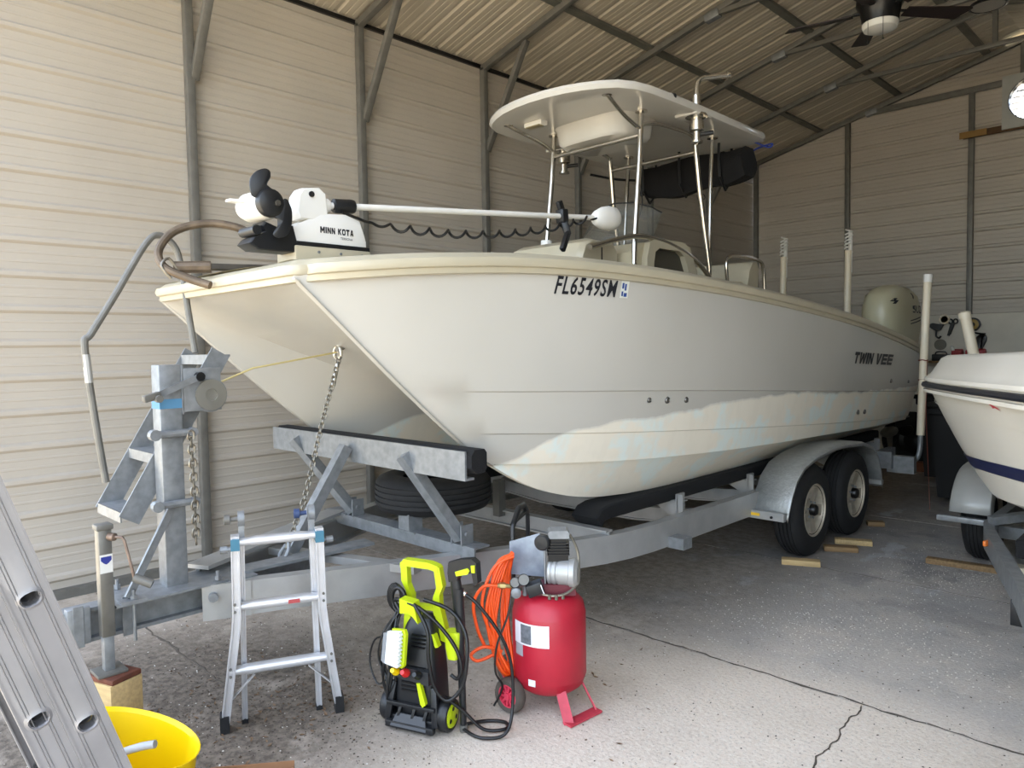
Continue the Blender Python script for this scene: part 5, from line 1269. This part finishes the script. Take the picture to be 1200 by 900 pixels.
# ================================================================ AIR COMPRESSOR
co = Vector((-2.255, 2.50, 0)); ce = Vector((.72, .69, 0)); cn = Vector((.69, -.72, 0))
def CP(u, n, z): return co+ce*u+cn*n+Vector((0, 0, z))
ac = thing('air_compressor', 'red upright air compressor tank on wheels beside the pressure washer', 'air compressor', co)
obj('tank', MB().lathe([(0.001,.068),(.07,.072),(.12,.085),(.155,.112),(.1685,.15),(.1705,.155),(.1705,.44),(.1685,.445),(.160,.485),(.13,.52),(.08,.538),(0.001,.544)], co, (0,0,1), 48), M_red, ac, 40)
def curvedlabel(name, a0_, a1_, z0, z1, m, r=.1718):
    mb = MB(); mb.loft([[co+cn*r*math.cos(a)+ce*r*math.sin(a)+Vector((0,0,z0)), co+cn*r*math.cos(a)+ce*r*math.sin(a)+Vector((0,0,z1))] for a in [math.radians(a0_+(a1_-a0_)*i/8) for i in range(9)]])
    return obj(name, mb, m, ac, 40)
M_lab = mat('label_white', (222,222,226), .5)
curvedlabel('label', -66, -2, .325, .425, M_lab); curvedlabel('label_picture', -50, -30, .333, .418, mat('label_grey', (110,114,120), .5, 0, .4, 60), .1724)
curvedlabel('rating_label', -64, -46, .27, .325, mat('label_silver', (160,160,165), .4)); curvedlabel('small_label', -36, -24, .145, .175, M_lab)
# wheels at the left rear, bracket foot at the right front
for dn in (.0, -.26):
    c = CP(-.185, .085+dn, .078); axw = (cn*.75-ce*.66).normalized()
    tl_ = MB().lathe([(.052,-.022),(.072,-.026),(.078,-.016),(.078,.016),(.072,.026),(.052,.022),(.052,-.022)], c, axw, 32); tl_.f = [f for f in tl_.f if len(f) < 20]
    wl = obj('wheel', tl_, mat('dusty_tire', (92,84,76), .85, 0, .3, 14), ac, 40)
    d = MB().lathe([(.014,-.02),(.016,.028),(0.001,.03)], c, axw, 14)
    o1 = axw.orthogonal().normalized(); o2 = axw.cross(o1)
    for k in range(10):
        q = 2*PI*k/10; d.beam(c+(o1*math.cos(q)+o2*math.sin(q))*.012+axw*.012, c+(o1*math.cos(q)+o2*math.sin(q))*.052+axw*.012, .010, .012, up=axw)
    d.lathe([(.046,.0),(.053,.0),(.053,.022),(.046,.022),(.046,.0)], c, axw, 28)
    obj('wheel_spokes', d, mat('pink_red_plastic', (214,60,84), .45), wl, 30)
obj('axle', MB().cyl(CP(-.185, .10, .078), CP(-.185, -.19, .078), .009, 10), M_galv, ac)
obj('wheel_bracket', MB().beam(CP(-.14, .05, .12), CP(-.185, .04, .07), .05, .008).beam(CP(-.14, -.10, .12), CP(-.185, -.12, .07), .05, .008), M_red, ac, 0)
M_redf = mat('faded_red_paint', (196,60,76), .55, 0, .25, 18)
obj('foot_bracket', MB().beam(CP(.045, .145, .115), CP(.075, .215, .005), .045, .007, up=cn).beam(CP(.145, .03, .115), CP(.205, .085, .005), .045, .007, up=ce).beam(CP(.065, .225, .008), CP(.215, .09, .008), .05, .010), M_redf, ac, 0)
# pump, motor, shroud
obj('saddle', MB().prism([(-.05,0),(.12,0),(.12,.03),(.09,.05),(-.03,.05),(-.05,.03)], CP(0, .0, .535), ce, (0,0,1), cn*.09), mat('dark_red_metal', (92,26,38), .5), ac, 0)
obj('motor_housing', MB().lathe([(.052,0),(.060,.006),(.060,.018),(.056,.02),(.056,.026),(.061,.028),(.061,.04),(.056,.042),(.056,.05),(.061,.052),(.061,.10),(.066,.103),(.066,.125),(.05,.14),(0.001,.142)], CP(-.0, .03, .63), ce+cn*.25, 24), M_alu, ac, 30)
obj('pump_body', MB().prism([(-.045,0),(.045,0),(.045,.05),(.035,.065),(.035,.11),(-.035,.11),(-.035,.065),(-.045,.05)], CP(.045, -.01, .685), ce, (0,0,1), cn*.075), M_blackm, ac, 20)
for k in range(5): obj('cooling_fin', MB().prism([(-.05,0),(.05,0),(.05,.005),(-.05,.005)], CP(.045, -.02, .715+.013*k), ce, (0,0,1), cn*.095), M_blackm, ac, 0)
obj('cylinder_head', MB().prism([(-.045,0),(.05,0),(.05,.028),(.04,.036),(-.035,.036),(-.045,.028)], CP(.045, -.015, .79), ce, (0,0,1), cn*.085), M_galv, ac, 20)
obj('air_filter', MB().lathe([(.034,0),(.036,.006),(.036,.03),(.03,.036),(0.001,.038)], CP(-.02, .05, .775), cn-ce*.4, 20), M_black, ac, 40)
obj('filter_neck', MB().cyl(CP(.03, .03, .775), CP(-.02, .05, .775), .014, 10), M_galv, ac)
obj('shroud', MB().prism([(-.18,.0),(.0,.0),(.0,.175),(-.03,.205),(-.18,.155)], CP(-.01, -.035, .585), ce*.95+cn*.3, (0,0,1), cn*.006), mat('scuffed_shroud', (160,170,180), .4, .3, .35, 9, .05, 40, rgb2=(120,128,140)), ac, 0)
obj('shroud_side', MB().prism([(0,0),(.10,0),(.10,.175),(0,.19)], CP(-.02, -.03, .58), cn, (0,0,1), ce*.005), M_galv, ac, 0)
obj('pressure_switch', MB().box(CP(-.065, .10, .575), (.075,.062,.055), Matrix((ce, -cn, Vector((0,0,1)))).transposed() @ Matrix.Rotation(-.35, 3, 'Y'), .006), M_black, ac, 30)
obj('switch_label', MB().box(CP(-.032, .118, .580), (.004,.036,.042), Matrix((ce, -cn, Vector((0,0,1)))).transposed() @ Matrix.Rotation(-.35, 3, 'Y')), M_lab, ac, 0)
for (u, z, r) in ((-.155,.60,.024),(-.115,.612,.027)):
    g = obj('gauge', MB().lathe([(r*.9,-.022),(r,-.02),(r,.0),(r*.92,.004),(r*.9,.0)], CP(u, .095, z), cn+Vector((0,0,.45)), 20), M_blackm, ac, 40)
    obj('dial', MB().lathe([(r*.9,.0),(0.001,.001)], CP(u, .095, z), cn+Vector((0,0,.45)), 20), mat('dial_white', (116,114,108), .6), g, 40)
obj('regulator', MB().lathe([(.020,-.02),(.024,0),(.024,.02),(.014,.026),(0.001,.026)], CP(-.15, .09, .555), cn, 16).cyl(CP(-.17, .06, .58), CP(-.08, .06, .58), .012, 10).cyl(CP(-.11, .06, .58), CP(-.11, .06, .53), .012, 10), M_galv, ac, 40)
obj('outlet_fitting', MB().cyl(CP(-.165, .07, .575), CP(-.235, .085, .585), .010, 10).cyl(CP(-.20, .078, .58), CP(-.225, .083, .584), .015, 6), mat('brass', (180,160,110), .35, .8), ac)
obj('delivery_pipe', MB().tube(spl([CP(.10, .03, .80), CP(.135, .05, .72), CP(.13, .08, .60), CP(.08, .11, .555), CP(.02, .12, .545), CP(-.03, .11, .55)], 5), .006, 8), M_chain, ac)
for (u, n_) in ((.0,.12),(.03,.125),(.06,.115)): obj('valve_fitting', MB().cyl(CP(u, n_, .53), CP(u, n_, .552), .008, 8), M_chain, ac)
obj('handle', MB().tube([CP(-.165, -.10, .50), CP(-.165, -.11, .80), CP(-.160, -.115, .815), CP(-.15, -.15, .825), CP(-.10, -.30, .835), CP(-.092, -.31, .82), CP(-.09, -.31, .50)], .011, 10).tube([CP(-.163, -.115, .81), CP(-.135, -.20, .875), CP(-.11, -.27, .875), CP(-.093, -.31, .83)], .014, 10), M_black, ac, 50)
# orange hose coiled over the handle
oh = thing('orange_air_hose', 'bright orange air hose hanging in loops on the compressor handle', 'hose', CP(-.22, 0, 0))
om = MB(); random.seed(3)
for k in range(7):
    j = lambda s: random.uniform(-s, s); d = .017*k
    om.tube(spl([CP(-.165+j(.006), -.02+.008*k, .70+.006*(k % 3)), CP(-.195-d*.5+j(.01), .02+.006*k, .66+j(.01)), CP(-.235-d*.7+j(.01), .05+.005*k, .50+j(.03)), CP(-.24-d*.3+j(.015), .06, .34+j(.04)), CP(-.20+j(.035), .05+j(.02), .19+j(.06)), CP(-.185+j(.02), .02, .18+j(.05)), CP(-.20+j(.02), -.02, .32+j(.03)), CP(-.205+j(.02), -.05, .50), CP(-.18+j(.01), -.05, .66), CP(-.165, -.02+.008*k, .70)], 6), .0078, 8)
om.tube(spl([CP(-.235, .085, .583), CP(-.30, .09, .58), CP(-.345, .08, .50), CP(-.33, .07, .38), CP(-.30, .06, .30)], 6), .0078, 8)
om.tube(spl([CP(-.24, .05, .26), CP(-.33, .08, .235), CP(-.36, .08, .265), CP(-.30, .08, .30), CP(-.22, .06, .27)], 6), .0078, 8)
obj('hose', om, mat('orange_rubber', (238,84,22), .4), oh, 60)
obj('cable', MB().tube(spl([CP(-.17, .08, .56), CP(-.19, .10, .45), CP(-.24, .11, .32), CP(-.25, .11, .20), CP(-.22, .10, .12), CP(-.26, .09, .03)], 6), .005, 6), M_dark, ac)
# ================================================================ ROOF FITTINGS
fan = thing('ceiling_fan', 'black five-bladed ceiling fan with white glass light under the roof', 'ceiling fan', (-2.05, 6.22, 4.1))
FC = Vector((-2.05, 6.22, -.045))
obj('down_rod', MB().cyl((FC.x, FC.y, 4.38), (FC.x, FC.y, 5.45), .018, 12), M_blackm, fan)
obj('motor', MB().lathe([(.05,4.46),(.13,4.44),(.17,4.40),(.175,4.33),(.15,4.29),(.135,4.22),(.132,4.18),(0.001,4.18)], FC, (0,0,1), 28), M_blackm, fan, 40)
obj('light_bowl', MB().lathe([(.13,4.185),(.132,4.165),(.12,4.135),(.08,4.118),(0.001,4.112)], FC, (0,0,1), 28), mat('frosted_glass', (206,204,196), .4), fan, 40)
M_blade = mat('dark_walnut', (36,24,22), .5, 0, .3, 5)
for k in range(5):
    q = math.radians(49.5+72*k); e = Vector((math.cos(q), math.sin(q), 0)); s_ = Vector((-e.y, e.x, 0))
    b_ = FC+Vector((0,0,4.27)); tl = Vector((0,0,.16))
    up_ = (Vector((0,0,1))+s_*.2).normalized()
    obj('blade', MB().prism([(.20,-.055),(.70,-.075),(.72,-.06),(.66,.075),(.20,.05)], b_, e, (s_-Vector((0,0,.20))), Vector((0,0,.008))), M_blade, fan, 0)
    obj('blade_iron', MB().beam(b_+e*.13+Vector((0,0,.01)), b_+e*.28+Vector((0,0,.012)), .035, .008), M_blackm, fan, 0)
for dx in (.06, -.05): obj('pull_chain', MB().cyl((FC.x+dx, FC.y-.12, 4.18), (FC.x+dx, FC.y-.12, 3.98), .0022, 6).sphere((FC.x+dx, FC.y-.12, 3.97), .008, 8), M_blackm, fan)
hb_ = thing('round_bay_light', 'round black high-bay lamp hanging at the top right beside the fan', 'lamp', (-1.80, 8.43, 4.86))
LC = Vector((-1.80, 8.43, 0))
obj('housing', MB().lathe([(.04,4.96),(.05,4.945),(.10,4.93),(.15,4.90),(.165,4.885),(.165,4.87),(.15,4.865),(.14,4.872)], LC, (0,0,1), 28), M_blackm, hb_, 40)
obj('lens', MB().lathe([(.142,4.872),(.14,4.868),(0.001,4.866)], LC, (0,0,1), 28), mat('grey_lens', (150,146,138), .35), hb_, 40)
ll = thing('daylight_strip', 'small glowing strip in place of a daylight gap high on the back gable at the right edge', 'lamp', (-2.02, 11.42, 5.45))
obj('tube', MB().beam((-2.24, 11.40, 5.47), (-1.80, 11.40, 5.53), .03, .03, bev=.008), emat('gap_glow', (240,225,190), 1.0), ll)  # glowing bar added where daylight comes through a gap at the roof edge
obj('cap', MB().beam((-2.27, 11.41, 5.465), (-2.24, 11.41, 5.47), .036, .036), M_white, ll)
# ================================================================ BACK WALL
ef = thing('exhaust_fan', 'square wall exhaust fan with round bright opening high on the back wall', 'exhaust fan', (-1.92, 11.40, 4.70))
EC = Vector((-1.92, 11.385, 4.70)); pl_ = MB(); N = 32; rr = .262; hs_ = .335
vs = []
for y_ in (11.36, 11.40):
    for k in range(N):
        a = 2*PI*k/N; c_, s_ = math.cos(a), math.sin(a); m_ = max(abs(c_), abs(s_))
        vs += [(EC.x+hs_*c_/m_, y_, EC.z+hs_*s_/m_), (EC.x+rr*c_, y_, EC.z+rr*s_)]
fs = []
for k in range(N):
    k2 = (k+1) % N; o2 = 2*N
    fs += [(2*k, 2*k2, 2*k2+1, 2*k+1), (o2+2*k, o2+2*k+1, o2+2*k2+1, o2+2*k2), (2*k, o2+2*k, o2+2*k2, 2*k2), (2*k+1, 2*k2+1, o2+2*k2+1, o2+2*k+1)]
pl_.add(vs, fs); obj('face_plate', pl_, mat('galv_plate', (170,172,168), .5, .2, .1, 8), ef, 30)
rg = MB().lathe([(rr,0),(rr+.008,-.01),(rr-.002,-.015),(rr-.004,.10),(rr,.10),(rr,0)], (EC.x, 11.36, EC.z), (0,1,0), 36); rg.f = [f for f in rg.f if len(f) < 20]
obj('ring', rg, M_blackm, ef, 40)
for k in range(7):
    z_ = EC.z-.22+.073*k; w_ = math.sqrt(max(.001, .25**2-(z_-EC.z)**2))
    obj('louver', MB().beam((EC.x-w_, 11.47, z_), (EC.x+w_, 11.47, z_), .05, .003, up=(0,-.75,.66)), M_white, ef, 0)
tb = obj('timber_beam', MB().beam((-2.70, 11.40, 4.385), (-.6, 11.40, 4.385), .035, .085, bev=.003), mat('dark_timber', (92,66,36), .75, 0, .35, 5, .1, 40), None, 30)
tag(tb, 'dark timber plank fixed across the posts below the exhaust fan', 'timber')
tb2 = obj('timber_offcut', MB().b2((-2.735, 11.36, 4.343), (-2.42, 11.38, 4.427), .003), mat('yellow_timber', (150,116,62), .75, 0, .2, 6), None, 30)
tag(tb2, 'yellowish timber offcut at the left end of the dark plank', 'timber')
def hung(name, mb, m, label, cat, smooth=40): return tag(obj(name, mb, m, None, smooth), label, cat)
YW = 11.405
tp = hung('hose_reel', MB().lathe([(.085,0),(.09,-.02),(.09,-.055),(.075,-.06),(.07,-.04),(.03,-.045),(.02,-.06),(0.001,-.06)], (-2.545, YW, 1.865), (0,1,0), 24), M_black, 'round black reel with yellow face hung below the back wall post', 'reel')
obj('yellow_face', MB().lathe([(.068,-.042),(.03,-.048),(0.001,-.05)], (-2.545, YW, 1.865), (0,1,0), 24), mat('dull_yellow', (150,120,30), .5), tp, 40)
hung('ring_hook', MB().lathe([(.045,-.02),(.062,-.03),(.07,-.02),(.062,-.01),(.045,-.02)], (-2.89, YW-.01, 1.945), (0,1,0), 20), M_pvc, 'pale ring hung on the back wall board left of the reel', 'ring')
sc_ = MB()
for dx in (-.03, .03): sc_.tube([(-2.785+dx+.025*math.cos(a), YW-.02, 1.915+.03*math.sin(a)) for a in [2*PI*k/12 for k in range(12)]], .010, 6, closed=True)
sc_.beam((-2.80, YW-.02, 1.89), (-2.84, YW-.02, 1.72), .02, .03).beam((-2.77, YW-.02, 1.89), (-2.82, YW-.02, 1.74), .02, .02)
hung('hand_shears', sc_, M_black, 'black handled shears hung on the back wall board', 'shears')
hung('work_lamp', MB().prism([(-.11,.04),(-.04,.07),(.03,.055),(.10,.05),(.06,-.03),(.01,-.04),(-.02,-.03)], (-2.99, YW-.05, 1.83), (1,0,0), (0,0,1), (0,.04,0)).tube(spl([(-2.98, YW-.03, 1.80), (-2.985, YW-.03, 1.72), (-2.95, YW-.03, 1.69), (-2.93, YW-.03, 1.72)], 4), .012, 8), M_black, 'black hand tool hung near the boat engine on the back wall', 'tool')
hung('grey_disc', MB().lathe([(.075,0),(.075,-.012),(.03,-.02),(0.001,-.02)], (-2.94, YW, 1.60), (0,1,0), 20), mat('dull_grey', (120,116,104), .6), 'dull grey disc hung low on the back wall board', 'disc')
lc = MB()
for k in range(5): lc.tube(spl([(-2.44+.01*k, YW-.02-.008*k, 1.74), (-2.50+.012*k, YW-.03, 1.68), (-2.50+.01*k, YW-.03, 1.58), (-2.44, YW-.03, 1.45-.01*k), (-2.37+.01*k, YW-.03, 1.36), (-2.42, YW-.03, 1.34), (-2.49+.01*k, YW-.03, 1.40), (-2.44, YW-.03, 1.54), (-2.39-.01*k, YW-.03, 1.68), (-2.44+.01*k, YW-.02-.008*k, 1.74)], 5), .011, 6)
lc.tube([(-2.56, YW-.01, 1.76), (-2.44, YW-.03, 1.735)], .012, 6)
hung('cable_loop', lc, M_dark, 'black cable hung in a loop on the back wall board', 'cable', 60)
shf = obj('wall_shelf', MB().b2((-3.1, 11.18, 1.355), (-2.1, 11.41, 1.38), .003), M_wood2, None, 30); tag(shf, 'wooden shelf along the back wall board under the red cans', 'shelf')
def canister(name, c, w, label, m=None):
    t = thing(name, label, 'can', c)
    obj('body', boxloft(c[0]-w/2, c[0]+w/2, [(c[1]-.07,c[2]),(c[1]+.07,c[2]),(c[1]+.07,c[2]+.12),(c[1]+.02,c[2]+.16),(c[1]-.07,c[2]+.14)], .02), m or mat('red_can', (150,28,36), .5), t, 30)
    obj('spout', MB().cyl((c[0]-w*.3, c[1]-.05, c[2]+.13), (c[0]-w*.45, c[1]-.07, c[2]+.20), .018, 10), M_white, t)
canister('fuel_can', (-2.70, 11.28, 1.38), .12, 'small red can with white spout left of the pale guide pole')
canister('fuel_can', (-2.49, 11.30, 1.38), .22, 'wider red can right of the pale guide pole on the shelf')
sb_ = thing('battery_charger', 'black box with a handle on the shelf left of the red cans', 'box', (-2.90, 11.28, 1.38))
obj('case', MB().b2((-3.0, 11.22, 1.38), (-2.80, 11.34, 1.47), .01), M_black, sb_, 30)
obj('handle', MB().tube(spl([(-2.97, 11.28, 1.465), (-2.95, 11.28, 1.50), (-2.85, 11.28, 1.50), (-2.83, 11.28, 1.465)], 4), .009, 8), M_black, sb_)
# dark things standing on the floor at the back
def bin_(c, label):
    t = thing('wheeled_bin', label, 'bin', c); x, y, _ = c
    secs = []
    for z, w in ((.06,.21),(.9,.27),(.92,.29),(.98,.29)): secs.append([(x-w, y-w, z), (x+w, y-w, z), (x+w, y+w, z), (x-w, y+w, z)])
    obj('body', MB().loft(secs, True, True), mat('black_bin', (13,13,14), .7), t, 20)
    obj('lid', MB().b2((x-.31, y-.33, .98), (x+.31, y+.31, 1.03), .015), MATS['black_bin'], t, 30)
    for s_ in (-1, 1): obj('wheel', MB().cyl((x+s_*.2, y+.24, .09), (x+s_*.25, y+.24, .09), .09, 18), M_rub, t)
    return t
bin_((-2.40, 9.75, 0), 'dark wheeled bin on the floor behind the tall guide pole, farther one of two bins')
bin_((-1.95, 8.55, 0), 'dark wheeled bin behind the small trailer fender, nearer one of two bins')
tk = make_wheel('loose_tire', (-3.05, 10.6, .362), (.5,-.866,0), None, False); tag(tk, 'loose black tyre standing at the back wall behind the boat engine', 'tire')
obj('steel_rim', MB().lathe([(.19,-.07),(.185,.03),(.12,.05),(.06,.02),(0.001,.02)], (-3.05, 10.6, .362), (.5,-.866,0), 28), M_blackm, tk, 40)
bd = obj('floor_board', MB().b2((-3.6, 10.2, .0), (-2.2, 10.34, .12), .004), mat('brown_board', (120,72,44), .8, 0, .3, 6), None, 30); tag(bd, 'brown timber lying on the floor behind the boat stern', 'timber')
# ================================================================ LITTER ON THE FLOOR
random.seed(11)
def scatter(name, n, fn, m, label, cat, mk):
    mb = MB()
    for i in range(n):
        c = fn()
        mk(mb, c)
    o = obj(name, mb, m, None, 0); o['kind'] = 'stuff'; o['label'] = label; o['category'] = cat; return o
def leaf(mb, c):
    x, y = c; a = random.uniform(0, 2*PI); L = random.uniform(.006, .019); w = L*random.uniform(.25, .45); h = random.uniform(.002, .010)
    e = Vector((math.cos(a), math.sin(a), 0)); s = Vector((-e.y, e.x, 0)); p0 = Vector((x, y, .002))
    vs = [p0-e*L, p0+s*w+Vector((0,0,h*.4)), p0+e*L+Vector((0,0,h)), p0-s*w+Vector((0,0,h*.7)), p0+Vector((0,0,-.001))]
    mb.add(vs, [(0,4,1),(1,4,2),(2,4,3),(3,4,0)])
def pebble(mb, c):
    x, y = c; r = random.uniform(.0015, .005)
    vs = [(x+r*random.uniform(.7,1.3)*math.cos(a), y+r*random.uniform(.7,1.3)*math.sin(a), .0005) for a in (0,1.3,2.6,3.9,5.1)]+[(x, y, r*.9)]
    mb.add(vs, [(0,1,5),(1,2,5),(2,3,5),(3,4,5),(4,0,5)])
CL = [(-3.0,1.75,.22),(-3.35,1.35,.25),(-3.2,1.95,.35),(-2.9,1.45,.35),(-3.7,1.6,.4),(-2.45,2.9,.35),(-1.9,2.2,.5),(-2.4,1.5,.5),(-1.3,2.6,.6)]
LEAVES = [(-1.95,2.55),(-1.88,2.75),(-1.92,2.35),(-2.02,2.30),(-1.80,2.42),(-1.75,2.30),(-1.62,2.28),(-1.55,2.45),(-2.1,2.95),(-2.25,3.05),(-.9,2.95),(-.75,3.1),(-1.0,2.4),(-1.3,2.35)]
def fl():
    if LEAVES: return LEAVES.pop()
    if random.random() < .75:
        c = random.choice(CL[:6]+CL[:3]); return (random.gauss(c[0], c[2]*.6), random.gauss(c[1], c[2]*.6))
    return (random.uniform(-4.8, .8), random.uniform(.6, 5.0))
scatter('leaf_litter', 300, fl, mat('dry_leaves', (98,76,56), .9, 0, .4, 30, rgb2=(136,110,84)), 'dry brown leaf bits scattered over the concrete floor', 'leaves', leaf)
def fp_():
    r = random.random()
    if r < .45: return (random.uniform(-4.6, .9), random.uniform(.5, 4.2))
    if r < .72: return (random.gauss(-1.25, .35), random.gauss(5.9, .35))
    if r < .88: return (random.gauss(-1.5, .5), random.gauss(4.3, .35))
    return (random.uniform(-2.3, -.4), random.uniform(3.4, 9))
scatter('shell_grit', 4600, fp_, mat('pale_grit', (214,208,196), .9, 0, .3, 50), 'fine pale shell grit strewn over the floor', 'gravel', pebble)
def fd():
    if random.random() < .45:
        c = random.choice(CL[:5]); return (random.gauss(c[0], c[2]), random.gauss(c[1], c[2]))
    return (random.uniform(-4.9, -.3), random.uniform(.6, 6.0))
scatter('dark_grit', 4500, fd, mat('dark_crumbs', (80,70,60), .95, 0, .3, 50), 'dark crumbs of dirt strewn over the floor', 'gravel', pebble)
